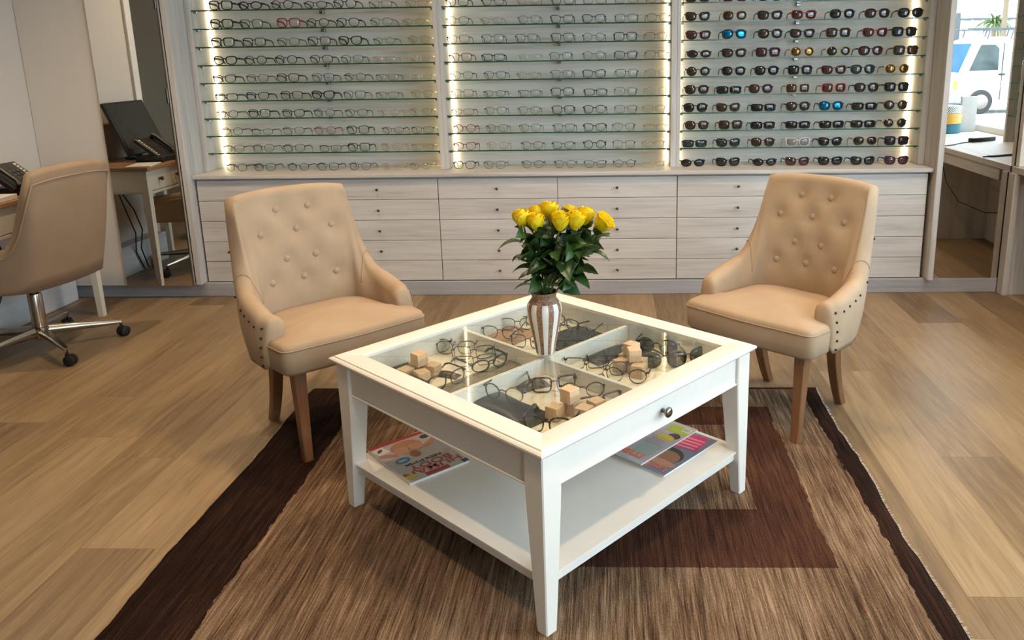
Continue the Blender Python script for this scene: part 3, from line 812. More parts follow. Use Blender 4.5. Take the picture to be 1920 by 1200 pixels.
INK = {k: plain('ink_' + k, c, .35, var=.03) for k, c in dict(red=(.42, .025, .03), black=(.02, .02, .02), blue=(.03, .20, .40), navy=(.03, .035, .12), flesh=(.46, .20, .12), flesh2=(.52, .27, .17),
      dark=(.10, .05, .035), yellow=(.60, .48, .05), white=(.75, .73, .70), grey=(.34, .33, .36), lilac=(.42, .37, .42), lime=(.36, .44, .05), pink=(.60, .03, .14), rose=(.70, .25, .32),
      orange=(.75, .16, .04), skin=(.30, .13, .07), hair=(.05, .03, .025), slate=(.17, .17, .23), sage=(.30, .36, .34)).items()}
def art_body(o, z):                                   # cover top is +y; printed upright in its own frame
    W2, L2 = .105, .140
    decal(o, 'red_border', INK['red'], rect(0, -L2 + .009, .205, .016), z)
    decal(o, 'torso', INK['flesh'], ell(0, -.075, .052, .042), z)
    decal(o, 'chest', INK['flesh2'], ell(-.024, -.055, .026, .024), z + .0004); decal(o, 'chest', INK['flesh2'], ell(.024, -.055, .026, .024), z + .0004)
    decal(o, 'arm', INK['flesh'], rect(-.072, -.052, .060, .020, .5), z + .0002); decal(o, 'arm', INK['flesh'], rect(.072, -.052, .060, .020, -.5), z + .0002)
    decal(o, 'head', INK['skin'], ell(0, -.012, .017, .022), z + .0003)
    decal(o, 'panel', INK['white'], rect(.078, -.095, .040, .045, .2), z + .0006); decal(o, 'panel_art', INK['dark'], ell(.080, -.098, .013, .007, 14, .8), z + .001)
    decal(o, 'badge', INK['navy'], ell(-.078, -.098, .015, .013), z + .0006)
    decal(o, 'round_badge', INK['blue'], ell(.052, .004, .023, .018), z + .0005); lettering(o, '100%', .013, INK['white'], .052, .004, z + .0012)
    lettering(o, 'INSIDE SYSTEM', .019, INK['black'], 0, .038, z + .0004, 1.0)
    lettering(o, 'BODY', .042, INK['red'], -.010, .066, z + .0004, 1.25); lettering(o, 'HUMAN', .040, INK['red'], 0, .095, z + .0004, 1.35)
    decal(o, 'red_flash', INK['red'], rect(.0, .125, .080, .020), z + .0003)
    decal(o, 'star', INK['yellow'], ell(.080, .108, .020, .013), z + .0006); decal(o, 'corner', INK['navy'], rect(-.095, .128, .02, .02), z + .0003)
cover_w = plain('magazine_cover_grey', (.50, .46, .43), .3)
A = Vector((-.782, 2.32)); Bc = Vector((-.659, 2.432)); Cc = Vector((-.44, 2.252)); Dc = Vector((-.583, 2.093))
ux = (Bc - A).normalized(); mid = (A + Bc + Cc + Dc) / 4
# spine to the left rear: title edge C-D, so +y of the cover points from the rear edge to the front edge
magazine('magazine', 'magazine titled HUMAN BODY on the lower table shelf by the left leg', (mid.x, mid.y), math.atan2(-ux.y, -ux.x), .205, .275, .1603, .009, cover_w, art_body)
def art_mar(o, z):
    decal(o, 'photo', INK['lilac'], rect(0, .0, .2, .26), z); decal(o, 'photo_block', INK['sage'], rect(-.055, .06, .07, .08), z + .0003)
    decal(o, 'face', INK['skin'], ell(.045, .075, .028, .036), z + .0005); decal(o, 'hair', INK['hair'], ell(.055, .098, .036, .024), z + .0004)
    decal(o, 'arm', INK['flesh'], rect(.040, -.005, .022, .09, .5), z + .0005); decal(o, 'hand', INK['flesh2'], ell(.012, -.055, .018, .022), z + .0006)
    decal(o, 'green_photo', INK['yellow'], ell(-.055, -.035, .032, .022), z + .0005); decal(o, 'green_photo', INK['hair'], ell(-.072, -.060, .022, .020), z + .0004)
    decal(o, 'lime_panel', INK['lime'], rect(-.060, -.108, .080, .050), z + .0006); decal(o, 'barcode', INK['white'], rect(-.082, -.118, .028, .026), z + .001)
    for k in range(6): decal(o, 'barcode_bar', INK['black'], rect(-.092 + .004 * k, -.118, .0015, .018), z + .0014)
    for k in range(5): decal(o, 'text_line', INK['grey'], rect(-.045, .018 - .011 * k, .06, .003), z + .0008)
    lettering(o, 'mari', .058, INK['orange'], -.018, .116, z + .0010, 1.25)
def art_look(o, z):
    decal(o, 'photo', INK['slate'], rect(0, .0, .2, .27), z)
    decal(o, 'face', INK['skin'], ell(-.040, .050, .045, .042), z + .0005); decal(o, 'hair', INK['hair'], ell(-.030, .040, .060, .055), z + .0004); decal(o, 'neck', INK['flesh'], ell(-.05, .086, .05, .018), z + .0006)
    decal(o, 'pink_top', INK['pink'], rect(-.02, -.075, .13, .10, .2), z + .0006)
    for k in range(4): decal(o, 'headline', INK['rose'], rect(-.035, -.04 - .02 * k, .09, .009, .1), z + .001)
    lettering(o, 'Look', .036, INK['orange'], -.048, .118, z + .0010, 1.15)
P = Vector((.077, 2.203)); Q = Vector((.286, 2.446)); d = (Q - P).normalized(); nrm = Vector((-d.y, d.x))
yaw2 = math.atan2(d.y, d.x) + PI / 2                  # cover +y points from Q back to P (title at the near end)
c3 = Vector((.247, 2.2635)) + nrm * .105
magazine('magazine', 'lower magazine with LOOK title and pink top, right shelf end', (c3.x, c3.y), yaw2 , .205, .288, .1603, .006, plain('look_cover', (.20, .20, .26), .3), art_look)
c2 = (P + Q) / 2 + nrm * .100
magazine('magazine', 'upper overlapping magazine with orange title and lime green panel', (c2.x, c2.y), yaw2, .205, .30, .1682, .006, plain('grey_cover', (.44, .43, .44), .3), art_mar)

# ================================================================== VASE AND ROSES
VX, VY = -.205, 2.300
tt = NT('striped_vase_glaze')
x, y, z = tt.sep(tt.coord()); ang = tt.math('ARCTAN2', y, x)
nz = tt.noise(tt.coord(), 220, 3)
st = tt.math('FRACT', tt.math('ADD', tt.math('MULTIPLY', ang, 9 / (2 * PI)), .30))
wv = tt.math('ADD', st, tt.math('MULTIPLY', tt.math('SUBTRACT', nz, .5), .06))
brown = tt.ramp(nz, [(.35, (.13, .065, .035)), (.55, (.27, .15, .085)), (.75, (.42, .27, .17))])
isb = tt.math('MAXIMUM', tt.math('GREATER_THAN', wv, .52), tt.math('GREATER_THAN', z, .162))
vm = tt.pbr(tt.mix(isb, (.70, .67, .61), brown), tt.math('ADD', .16, tt.math('MULTIPLY', isb, .3)), 0)
t = thing('vase', 'tapered ceramic vase with brown and white stripes holding roses', 'vase', (VX, VY, .5032))
MB().lathe([(.028, .5032), (.0295, .506), (.034, .535), (.043, .580), (.0515, .622), (.0535, .642), (.051, .658), (.043, .670), (.0375, .677), (.0365, .683), (.0385, .690), (.041, .695), (.0405, .698),
            (.0355, .696), (.0335, .686), (.036, .675), (.047, .645), (.040, .585), (.027, .535), (.022, .512)], 48, VX, VY).build('vase_body', vm, t, True)
tt = NT('yellow_rose_petal')
n_ = tt.noise(tt.coord(), 60, 3)
ymat = tt.pbr(tt.ramp(n_, [(.3, (.84, .58, .004)), (.7, (.90, .70, .012))]), .5, 0)
M['petal'] = ymat
def rose_head(mb, c, d, R, openness, seed):
    """layered petals wrapped round the axis d"""
    r_ = random.Random(seed); d = Vector(d).normalized(); e = d.orthogonal().normalized(); q = d.cross(e)
    for layer, (n, rr, hh, tip) in enumerate([(2, .22, .98, .02), (3, .42, 1.0, .03), (4, .66, .98, .08), (5, .90, .92, .20 * openness), (5, 1.0, .84, .42 * openness)]):
        a0 = r_.uniform(0, 6.28)
        for k in range(n):
            a = a0 + 2 * PI * k / n; span = 2 * PI / n * (.74 if layer else 1.0); g = []
            for i in range(6):
                v = i / 5; row = []
                for j in range(7):
                    w_ = (j / 6 - .5) * 2
                    prof = (.30 + .85 * math.sin(min(1, v * 1.25) * PI / 2) - .14 * max(0, v - .6)) * rr + tip * max(0, v - .55) ** 2 * 3.2
                    hgt = hh * v * (1 - .10 * w_ * w_ * v) - .10 * tip * max(0, v - .8) * 5
                    th = a + w_ * span * (.35 + .65 * math.sin(PI * min(.9, .25 + v * .6)))
                    rad = prof * R * (1 + .05 * w_ * w_) + .0004 * layer
                    row.append(c + (e * math.cos(th) + q * math.sin(th)) * rad + d * (hgt * R * 2.55 - .008))
                g.append(row)
            vs = [p for row in g for p in row]
            mb.add(vs, [(i * 7 + j, i * 7 + j + 1, (i + 1) * 7 + j + 1, (i + 1) * 7 + j) for i in range(5) for j in range(6)])
def leaf_mesh(mb, base, d, L, W_, droop, seed):
    r_ = random.Random(seed); d = Vector(d).normalized(); side = d.cross(Vector((0, 0, 1)))
    if side.length < .05: side = Vector((1, 0, 0))
    side.normalize(); up = side.cross(d); rows = []
    roll = r_.uniform(-1.2, 1.2); s2 = side * math.cos(roll) + up * math.sin(roll); u2 = s2.cross(d)
    for i in range(8):
        v = i / 7; wd = W_ * (math.sin(PI * v ** .85) ** .8) * (1 - .15 * v) if 0 < v < 1 else .0006
        cpt = base + d * (L * v) + u2 * (.10 * L * math.sin(PI * v)) + Vector((0, 0, -droop * L * v * v))
        ser = 1 + (.10 if i % 2 else -.04)
        rows.append([cpt + s2 * (wd * .5 * ser * k) + u2 * (wd * .16 * abs(k)) for k in (-1, -.5, 0, .5, 1)])
    top = [p + u2 * .0005 for r in rows for p in r]; bot = [p for r in rows for p in r]; n = len(top)
    fs = [(i * 5 + j, i * 5 + j + 1, (i + 1) * 5 + j + 1, (i + 1) * 5 + j) for i in range(7) for j in range(4)]
    mb.add(top + bot, fs + [tuple(n + a for a in reversed(f)) for f in fs])
roses = [(-.258, -.022, .953, 'furthest left of the bunch', .35), (-.219, -.030, .943, 'second from left, slightly lower than its neighbours', .35), (-.186, .040, .962, 'tall and half hidden behind the centre bloom', .5), (-.150, -.035, .945, 'large pale bloom at the front centre', .7),
         (-.108, -.028, .946, 'fourth along the front, right of the centre bloom', .6), (-.083, .018, .950, 'closed bud behind the rightmost open bloom', .3), (-.040, -.018, .938, 'fully open, leaning out furthest right', 1.0), (-.128, .045, .948, 'between two front blooms, at the back', .5),
         (-.222, .045, .950, 'small one at the back left', .4)]
for k, (rx, dy, rz_, lab, op) in enumerate(roses):
    t = thing('rose', 'yellow rose in the striped vase, ' + lab, 'rose', (VX, VY, .52), group='yellow roses in the vase')
    top = Vector((rx, VY + dy, rz_ - .044)); ang = 2 * PI * k / 9 + .4
    foot = Vector((VX + .012 * math.cos(ang), VY + .012 * math.sin(ang), .545))
    neck = Vector((VX + (rx - VX) * .22 + .012 * math.cos(ang), VY + dy * .25 + .010 * math.sin(ang), .70))
    mid_ = neck.lerp(top, .5) + Vector(((rx - VX) * .10, dy * .1, .0))
    pts = []
    for i in range(13):
        v = i / 12
        if v < .35: p = foot.lerp(neck, v / .35)
        else:
            u_ = (v - .35) / .65; p = neck * (1 - u_) ** 2 + mid_ * 2 * u_ * (1 - u_) + top * u_ * u_
        pts.append(p)
    MB().tube(pts, .0026, 6).build('stem', 'stem', t, True)
    d = (pts[-1] - pts[-3]).normalized(); d = (d + Vector((0, 0, .35)) + (Vector((.55, -.2, -.1)) if op >= 1 else Vector((0, 0, 0)))).normalized()
    hb = MB(); rose_head(hb, top, d, .0205 + .003 * op, op, k); hb.build('flower_head', 'petal', t, 'all')
    sb = MB(); e = d.orthogonal().normalized(); q = d.cross(e)
    for j in range(5):
        a = 2 * PI * j / 5; o_ = e * math.cos(a) + q * math.sin(a)
        leaf_mesh(sb, top + d * -.004 + o_ * .006, d * .8 + o_ * (.6 if j % 2 else .35), .034, .010, .1, j)
    sb.ball(top - d * .002, .0075, .0075, .008, 8, 6); sb.build('sepals', 'sepal', t, 'all')
    r_ = random.Random(50 + k); nl = 16
    for j in range(nl):
        v = .42 + .52 * (j + r_.random() * .6) / nl; i = int(v * 12); base = pts[i].lerp(pts[i + 1], v * 12 - i)
        a = j * 2.4 + k * 1.1 + r_.uniform(-.4, .4); el = r_.uniform(-.45, .95)
        dr = Vector((math.cos(a) * math.cos(el) + .35 * (1 if rx > VX else -1) * abs(rx - VX) / .1, math.sin(a) * math.cos(el), math.sin(el)))
        lb = MB(); L = r_.uniform(.054, .078)
        lb.tube([base, base + dr.normalized() * .016], .0011, 5)
        leaf_mesh(lb, base + dr.normalized() * .014, dr, L, L * r_.uniform(.58, .76), r_.uniform(.0, .30), k * 20 + j)
        lb.build('leaf', 'green', t, 'all')
    if k == 0:
        lb = MB(); base = Vector((VX - .030, VY - .02, .722)); lb.tube([Vector((VX - .01, VY - .01, .70)), base], .0013, 5)
        leaf_mesh(lb, base, (-1, -.35, -.02), .060, .036, .15, 99); lb.build('leaf', 'green', t, 'all')

# ================================================================== UPHOLSTERED CHAIRS
def shell(hb, ha, base, btm, wt, wb, fab, arm_y, back_y, top_y, thick, buttons=None, arm_w=.222, de=.36, nu=61, ub=.34):
    """curved back and arms as one padded wrap; returns the mesh and the button spots"""
    mb = MB(); rings = []; spots = []
    for i in range(nu):
        u = -1 + 2 * i / (nu - 1); s_ = 1 if u >= 0 else -1; a = abs(u)
        if a < ub: k = 0.0
        else: k = (a - ub) / (1 - ub)
        # plan at seat level
        if a < ub:
            v = a / ub; bx = wb * v * .92; by = back_y - .030 * v ** 2.2
            tx = wt * v; ty = top_y - .012 * v ** 2; h = hb - .018 * v ** 3
        else:
            e = k
            bx = wb * .92 + (arm_w - wb * .92) * math.sin(min(1, e * 1.6) * PI / 2); by = (back_y - .030) + (arm_y - back_y + .030) * (e ** 1.12)
            m_ = min(1, e / .58); m_ = m_ * m_ * (3 - 2 * m_) ; m2 = min(1.0, e / de)
            h0 = hb - .018; drop = (1 - (1 - m2) ** 2.2)
            h = h0 + (ha + .022 - h0) * drop - .040 * max(0, (e - de) / (1 - de))
            wl = min(1, (h0 - h) / (h0 - ha))
            tx = wt + (arm_w + .006 - wt) * min(1, e * 1.5) ; ty = top_y - .012 + (by - top_y + .012) * min(1, wl ** .8 * .98 + .02)
            if e > .9: tx -= .012 * ((e - .9) / .1)
        th = thick + .012 * min(1, k * 2)
        # outward direction in plan
        if a < ub: on = Vector((.30 * (a / ub) ** 3 * s_, 1, 0)).normalized()
        else:
            f_ = min(1, k * 2.6); on = Vector((s_ * (.30 + .7 * f_), 1 - f_, 0)).normalized()
        B = Vector((s_ * bx, by, base)); r_ = th * .5; Tp = Vector((s_ * tx, ty, h - r_)); ring = []
        n1 = 18
        for j in range(n1 + 1):                             # inner face, bottom to top
            v = j / n1; p = B.lerp(Tp, v)
            ring.append(p + on * (-.030 * math.sin(PI * v) * (1 - min(1, k * 2))))
        for j in range(1, 6):                               # rounded top
            al = PI * j / 6
            ring.append(Tp + on * (r_ * (1 - math.cos(al))) + Vector((0, 0, r_ * math.sin(al))))
        OB = B + on * (th * 1.02); OB.z = btm
        OT = Tp + on * th
        for j in range(9):                                  # outer face, top to bottom
            v = j / 8; p = OT.lerp(OB, v); p = p + on * (.008 * math.sin(PI * v)); ring.append(p)
        rings.append(ring)
    # button dimples
    if buttons:
        flat = [(ri, vi) for ri in range(nu) for vi in range(19)]
        for bx, bz in buttons:
            best = min(flat, key=lambda q: (rings[q[0]][q[1]].x - bx) ** 2 + (rings[q[0]][q[1]].z - bz) ** 2)
            c = rings[best[0]][best[1]].copy(); spots.append((c, best))
        for c, best in spots:
            for ri, vi in flat:
                p = rings[ri][vi]; dd = math.hypot(p.x - c.x, p.z - c.z)
                if dd < .075 and abs(p.y - c.y) < .1:
                    rings[ri][vi] = p + Vector((0, .020 * math.exp(-(dd / .030) ** 2), 0))
        spots = [rings[b_[0]][b_[1]].copy() for c, b_ in spots]
    n = len(rings[0])
    for ends, sgn in ((0, 1), (-1, -1)):                    # padded arm fronts
        r0 = rings[ends]; cen = sum(r0, Vector()) / n; ext = []
        for q, (sc, dy) in enumerate(((.97, .012), (.80, .022), (.45, .027))):
            ext.append([cen + (p - cen) * sc + Vector((0, -dy, 0)) for p in r0])
        if ends == 0: rings = ext[::-1] + rings
        else: rings = rings + ext
    mb.loft(rings, True, True)
    return mb, spots, rings
def seat_cushion(z0, z1, crown, plan):
    mb = MB(); c = Vector((0, sum(p[1] for p in plan) / len(plan)))
    def ring(z, s_, dz=0): return [Vector((c.x + (x - c.x) * s_, c.y + (y - c.y) * s_, z)) for x, y in plan]
    R_ = [ring(z0, .955), ring(z0 + .012, .99), ring(z0 + .05, 1.0), ring(z1 - .034, 1.004), ring(z1 - .018, .998), ring(z1 - .006, .978), ring(z1, .94)]
    for k in range(1, 7): R_.append(ring(z1 + crown * math.sin(PI / 2 * k / 6), .94 * (1 - k / 6.3)))
    mb.loft(R_, True, True); return mb
def rounded_plan(pts, r, n=6):
    out = []; m = len(pts)
    for i in range(m):
        p0, p1, p2 = Vector(pts[i - 1]), Vector(pts[i]), Vector(pts[(i + 1) % m])
        a = (p0 - p1).normalized(); b_ = (p2 - p1).normalized(); rr = min(r, (p0 - p1).length * .45, (p2 - p1).length * .45)
        for k in range(n + 1):
            v = k / n; q = (p1 + a * rr) * (1 - v) ** 2 + p1 * 2 * v * (1 - v) + (p1 + b_ * rr) * v * v; out.append((q.x, q.y))
    dense = []
    for i, p in enumerate(out):
        q = out[(i + 1) % len(out)]; L = math.dist(p, q); k = max(1, int(L / .035))
        for j in range(k): dense.append((p[0] + (q[0] - p[0]) * j / k, p[1] + (q[1] - p[1]) * j / k))
    return dense
BTN = [(-.072, .832), (.072, .832), (-.138, .735), (0, .735), (.138, .735), (-.068, .645), (.068, .645), (-.132, .560), (0, .555), (.132, .560)]
def dining_chair(label, loc, rz):
    t = thing('armchair', label, 'chair', loc, rz, 'button backed armchairs at the coffee table')
    mb, spots, rings = shell(.908, .540, .40, .335, .222, .195, 'fabric', -.150, .128, .200, .060, BTN)
    mb.build('backrest', 'fabric', t, 'all')
    for p in spots:
        bb = MB().ball(p + Vector((0, -.003, 0)), .0145, .0085, .0145, 16, 8); bb.mi = 1; bb.ball(p + Vector((0, .001, 0)), .0175, .0050, .0175, 16, 6); bb.build('button', ['fabric', 'pipe'], t, 'all')  # darker skirt disc: button rim, with the shadow ring around it put into colour
    plan = rounded_plan([(-.280, -.285), (0, -.300), (.280, -.285), (.288, -.150), (.232, -.120), (.205, .10), (.14, .15), (-.14, .15), (-.205, .10), (-.232, -.120), (-.288, -.150)], .035)
    so = seat_cushion(.335, .448, .028, plan).build('seat', 'fabric', t, 'all')
    pc = Vector((0, sum(p[1] for p in plan) / len(plan)))
    MB().tube([Vector((x * 1.002, pc.y + (y - pc.y) * 1.002, .448 - .022)) for x, y in plan], .0026, 6, True).build('welt', 'pipe', so, 'all')
    n = len(rings[0])
    for sx in (-1, 1):
        idx = 3 if sx < 0 else len(rings) - 4
        # nail heads round the arm front and down the side seam
        nails = []; r0 = rings[idx]
        pts = [r0[j] for j in range(24, n, 1)]
        L = [pts[0]]; acc = 0.0
        for p, q in zip(pts, pts[1:]):
            for k in range(1, 21):
                acc += (q - p).length / 20
                if acc > .034: L.append(p.lerp(q, k / 20)); acc = 0.0
        for p in L: nails.append(p + Vector((sx * .003, .002, 0)))
        for k in range(6):
            rr = rings[idx + (k * 3 + 3 if sx < 0 else -(k * 3 + 3))]; nails.append(rr[24] + Vector((sx * .002, 0, -.010)))
        for p in nails:
            if 'nail' not in _mesh:
                _n = MB().ball((0, 0, 0), .0048, n=8, m=6).build('nailhead', 'nail', None, 'all'); _mesh['nail'] = _n.data; bpy.data.objects.remove(_n)
            no = bpy.data.objects.new('nailhead', _mesh['nail']); C.objects.link(no); no.parent = t; no.location = p
        # seam where the arm meets the back
        ii = 3 + int(61 * .27) if sx < 0 else len(rings) - 4 - int(61 * .27)
        MB().tube([rings[ii][j] + (rings[ii][j] - (rings[ii][j - 4] + rings[ii][min(len(rings[ii]) - 1, 42 - j)]) / 2).normalized() * .0004 for j in range(10, 25)], .0022, 6).build('seam_piping', 'pipe', t, 'all')
    fl = [((-.215, -.225), (-.226, -.266)), ((.215, -.225), (.226, -.266))]
    for (ax, ay), (bx, by) in fl:
        rr = []
        for z, wd, v in ((0, .031, 1), (.18, .038, .5), (.345, .046, 0)):
            cx, cy = ax + (bx - ax) * v, ay + (by - ay) * v; h_ = wd / 2; c = .003
            rr.append([Vector((cx + x, cy + y, z)) for x, y in ((-h_ + c, -h_), (h_ - c, -h_), (h_, -h_ + c), (h_, h_ - c), (h_ - c, h_), (-h_ + c, h_), (-h_, h_ - c), (-h_, -h_ + c))])
        MB().loft(rr).build('leg', 'leg', t)
    for sx in (-1, 1):
        rr = []
        for k in range(8):
            v = k / 7; z = .345 * (1 - v); wd = .046 - .012 * v; cx = sx * (.172 - .004 * v); cy = .075 + .020 * v + .075 * v ** 2.2; h_ = wd / 2; c = .003
            rr.append([Vector((cx + x, cy + y, z)) for x, y in ((-h_ + c, -h_), (h_ - c, -h_), (h_, -h_ + c), (h_, h_ - c), (h_ - c, h_), (-h_ + c, h_), (-h_, h_ - c), (-h_, -h_ + c))])
        MB().loft(rr).build('leg', 'leg', t)
    return t
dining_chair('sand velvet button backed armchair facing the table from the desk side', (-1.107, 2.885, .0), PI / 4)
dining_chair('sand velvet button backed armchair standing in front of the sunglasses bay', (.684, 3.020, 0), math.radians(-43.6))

def office_chair(label, loc, rz, baserot):
    t = thing('office_chair', label, 'chair', loc, rz, 'swivel desk chairs')
    mb, spots, rings = shell(.935, .552, .40, .365, .225, .225, 'fabric_office', -.17, .19, .272, .050, [(-.10, .85), (.0, .85), (.10, .85), (-.05, .76), (.05, .76), (-.1, .67), (.1, .67)], arm_w=.245, de=.22)
    mb.build('backrest', 'fabric_office', t, 'all')
    n = len(rings[0])
    MB().tube([r[24].lerp(r[25], .45) + (r[24] - r[18]).normalized() * .0035 for r in rings[4:-4]], .0040, 6).build('piping', 'pipe', t, 'all')
    for p in spots: MB().ball(p, .011, .007, .011, 12, 7).build('button', 'fabric_office', t, 'all')
    plan = rounded_plan([(-.24, -.27), (0, -.285), (.24, -.27), (.252, -.16), (.225, .12), (.14, .20), (-.14, .20), (-.225, .12), (-.252, -.16)], .05)
    MB.build(seat_cushion(.37, .475, .025, plan), 'seat', 'fabric_office', t, 'all')
    MB().box(-.085, .085, -.10, .08, .335, .370, .008).build('seat_plate', 'black', t)
    MB().tube([(.06, -.02, .35), (.22, -.05, .345), (.25, -.05, .340)], .008, 8).build('height_lever', 'black', t, True)
    MB().lathe([(.020, .25), (.020, .34)], 20).build('gas_lift', 'black', t, True)
    MB().lathe([(.031, .105), (.0315, .11), (.0315, .285), (.029, .292)], 24).build('column_cover', 'chrome', t, True)
    hub = MB().lathe([(.034, .065), (.040, .07), (.040, .118), (.034, .124)], 24).build('base_hub', 'chrome', t, True)
    for k in range(5):
        a = baserot + 2 * PI * k / 5; m = Rz(a)
        ar = MB(); ring = []
        for x, w_, h_, z in ((.025, .044, .046, .100), (.14, .036, .036, .094), (.29, .028, .024, .083), (.345, .022, .018, .079)):
            ring.append([m @ Vector((x, y * w_ / 2, z + zz * h_ / 2)) for y, zz in ((-.7, -1), (.7, -1), (1, -.5), (1, .3), (.6, 1), (-.6, 1), (-1, .3), (-1, -.5))])
        arm = ar.loft(ring).build('base_arm', 'chrome', t, True)
        cs = MB(); R_ = .026; ca = a + .7
        mm = T(.340 * math.cos(a), .340 * math.sin(a), 0) @ Rz(ca)
        cs.tube([mm @ Vector((0, 0, .052)), mm @ Vector((0, 0, .082))], .006, 8)
        for sy in (-1, 1):
            cs.loft([[mm @ Vector((.010 + r * math.cos(2 * PI * q / 16), y, R_ + .0005 + r * math.sin(2 * PI * q / 16))) for q in range(16)] for r, y in ((R_ - .004, sy * .004), (R_, sy * .007), (R_, sy * .019), (R_ - .004, sy * .022))])
        cs.box(-.012, .012, -.004, .004, .03, .058, .002, 1, mm)
        cs.build('caster', 'rubber', arm, True)
    return t
office_chair('taupe velvet swivel chair pushed up to the writing desk', (-2.825, 3.66, 0), math.radians(-96), math.radians(96 + 34))
office_chair('tufted swivel chair at the short end of the desk, seen in the mirror', (-3.02, 2.72, 0), math.radians(172), .3)

# ================================================================== WRITING DESK with phone and monitor
t = thing('writing_desk', 'cream writing desk with an oak top beside the left wall', 'desk', (-3.07, 3.78, 0))
DX0, DX1, DY0, DY1 = -3.285, -2.845, 3.33, 4.20
MB().box(DX0, -2.815, DY0 - .025, DY1 + .03, .733, .758, .004).build('desk_top', 'oak_top', t)
MB().box(DX0 + .01, DX1 - .0215, DY0 + .012, DY1 - .012, .60, .7325).build('desk_frame', 'desk_paint', t)
MB().box(DX0 + .05, DX1 - .004, DY0 + .045, DY1 - .045, .582, .5995, .003, 1).build('front_rail', 'desk_paint', t)
for lx in (DX0 + .012, DX1 - .045):
    for ly in (DY0, DY1 - .045):
        rr = []
        for z, wd in ((0, .030), (.58, .043), (.7325, .045)):
            x1, y0 = (lx + .045, ly) if ly > 3.8 else (lx + .045, ly)
            x0 = x1 - wd
            ya, yb = (ly + .045 - wd, ly + .045) if ly > 3.8 else (ly, ly + wd)
            rr.append([Vector(p + (z,)) for p in ((x0, ya), (x1, ya), (x1, yb), (x0, yb))])
        MB().loft(rr).build('leg', 'desk_paint', t)
for ya, yb in ((DY0 + .047, 3.763), (3.767, DY1 - .047)):
    d = MB().box(DX1 - .021, DX1 - .003, ya, yb, .604, .728, .002, 1).build('drawer', 'desk_paint', t)
    for f in (.25, .75):
        kb = MB().lathe([(.006, 0), (.0065, .008), (.013, .015), (.0135, .020), (.009, .026), (.003, .0275)], 14)
        kb.xform(T(DX1 - .003, ya + (yb - ya) * f, .668) @ Matrix.Rotation(PI / 2, 4, 'Y')).build('knob', 'redwood', d, 'all')
DZ = .7584
t = thing('monitor', 'black framed monitor tilted back on the writing desk, seen in the mirror', 'monitor', (-3.14, 3.72, DZ), 0)
rot = T(-3.10, 3.71, DZ + .035) @ Matrix.Rotation(math.radians(-22), 4, 'Y')
MB().box(-.012, .012, -.22, .22, .0, .36, .004, 2, rot).build('bezel', 'black', t)
MB().box(.0121, .0135, -.205, .205, .03, .345, 0, 1, rot).build('screen', 'screen', t)
MB().box(-3.20, -3.03, 3.60, 3.82, DZ, DZ + .02, .006).build('base', 'black', t)
MB().tube([(-3.17, 3.71, DZ + .02), (-3.165, 3.71, DZ + .10), (-3.165, 3.71, DZ + .15)], .022, 10).build('stand', 'black', t, True)
t = thing('desk_phone', 'black desk phone with a tilted key panel and coiled cord', 'telephone', (-2.93, 3.86, DZ))
pm = T(-2.99, 3.86, DZ + .055) @ Matrix.Rotation(math.radians(38), 4, 'Y')
MB().box(-3.04, -2.86, 3.77, 3.97, DZ, DZ + .035, .008).build('phone_body', 'black', t)
MB().box(-.09, .09, -.115, .095, .020, .046, .005, 2, pm).build('key_panel', 'black', t)
st_ = MB().box(-.075, .08, .066, .082, .0461, .0472, 0, 1, pm).build('label_strip', 'paper', t)
kk = MB()
for i in range(8): kk.box(-.062 + .018 * i, -.054 + .018 * i, .069, .079, .0473, .0485, 0, 1, pm)
kk.build('line_key', 'black', st_)
kk = MB()
for i in range(4):
    for j in range(3): kk.box(-.03 + .026 * i, -.014 + .026 * i, -.02 + .024 * j, -.004 + .024 * j, .0461, .050, .001, 1, pm)
kk.build('keypad', plain('grey_phone_keys', (.05, .05, .05), .4), t)
hs = MB().tube([pm @ Vector(p) for p in ((-.085, -.08, .060), (-.06, -.08, .070), (.06, -.08, .070), (.085, -.08, .060))], [.022, .016, .016, .022], 10, flat=.8).build('handset', 'black', t, True)
co = []
pth = [Vector((-2.85, 3.95, DZ + .03)), Vector((-2.80, 3.93, DZ + .008)), Vector((-2.795, 3.90, .70)), Vector((-2.793, 3.875, .672)), Vector((-2.795, 3.84, .70)), Vector((-2.80, 3.82, DZ + .008)), Vector((-2.87, 3.80, DZ + .03))]
for i in range(90):
    v = i / 89 * 6; k = min(5, int(v)); p = pth[k].lerp(pth[k + 1], v - k); co.append(p + Vector((.006 * math.cos(i * 1.9), .006 * math.sin(i * 1.9), .002 * math.sin(i * 1.9))))
MB().tube(co, .0022, 5).build('coiled_cord', 'black', t, True)
for i, (dx, dy, a, lab) in enumerate(((-2.90, 3.58, .1, 'white paper block on the desk between phone and near edge'), (-2.90, 4.12, -.2, 'white paper sheets on the desk corner nearest the mirror'))):
    o = MB().box(-.07, .07, -.10, .10, 0, .022 - .016 * i, .001, 1).build('paper_pad', 'paper', loc=(dx, dy, DZ + .0004), rot=(0, 0, a)); tag(o, lab, 'paper', 'papers on the writing desk')
cb = MB()
cb.tube([(-3.2, 3.95, .58), (-3.17, 3.93, .42), (-3.15, 3.90, .28), (-3.19, 3.86, .14), (-3.185, 3.80, .012)], .0045, 6); cb.tube([(-3.2, 3.93, .58), (-3.14, 3.90, .44), (-3.12, 3.87, .30), (-3.17, 3.83, .16), (-3.18, 3.76, .012)], .0045, 6)
tag(cb.build('desk_cables', 'black', smooth=True), 'pair of black cables hanging behind the writing desk', 'cable')

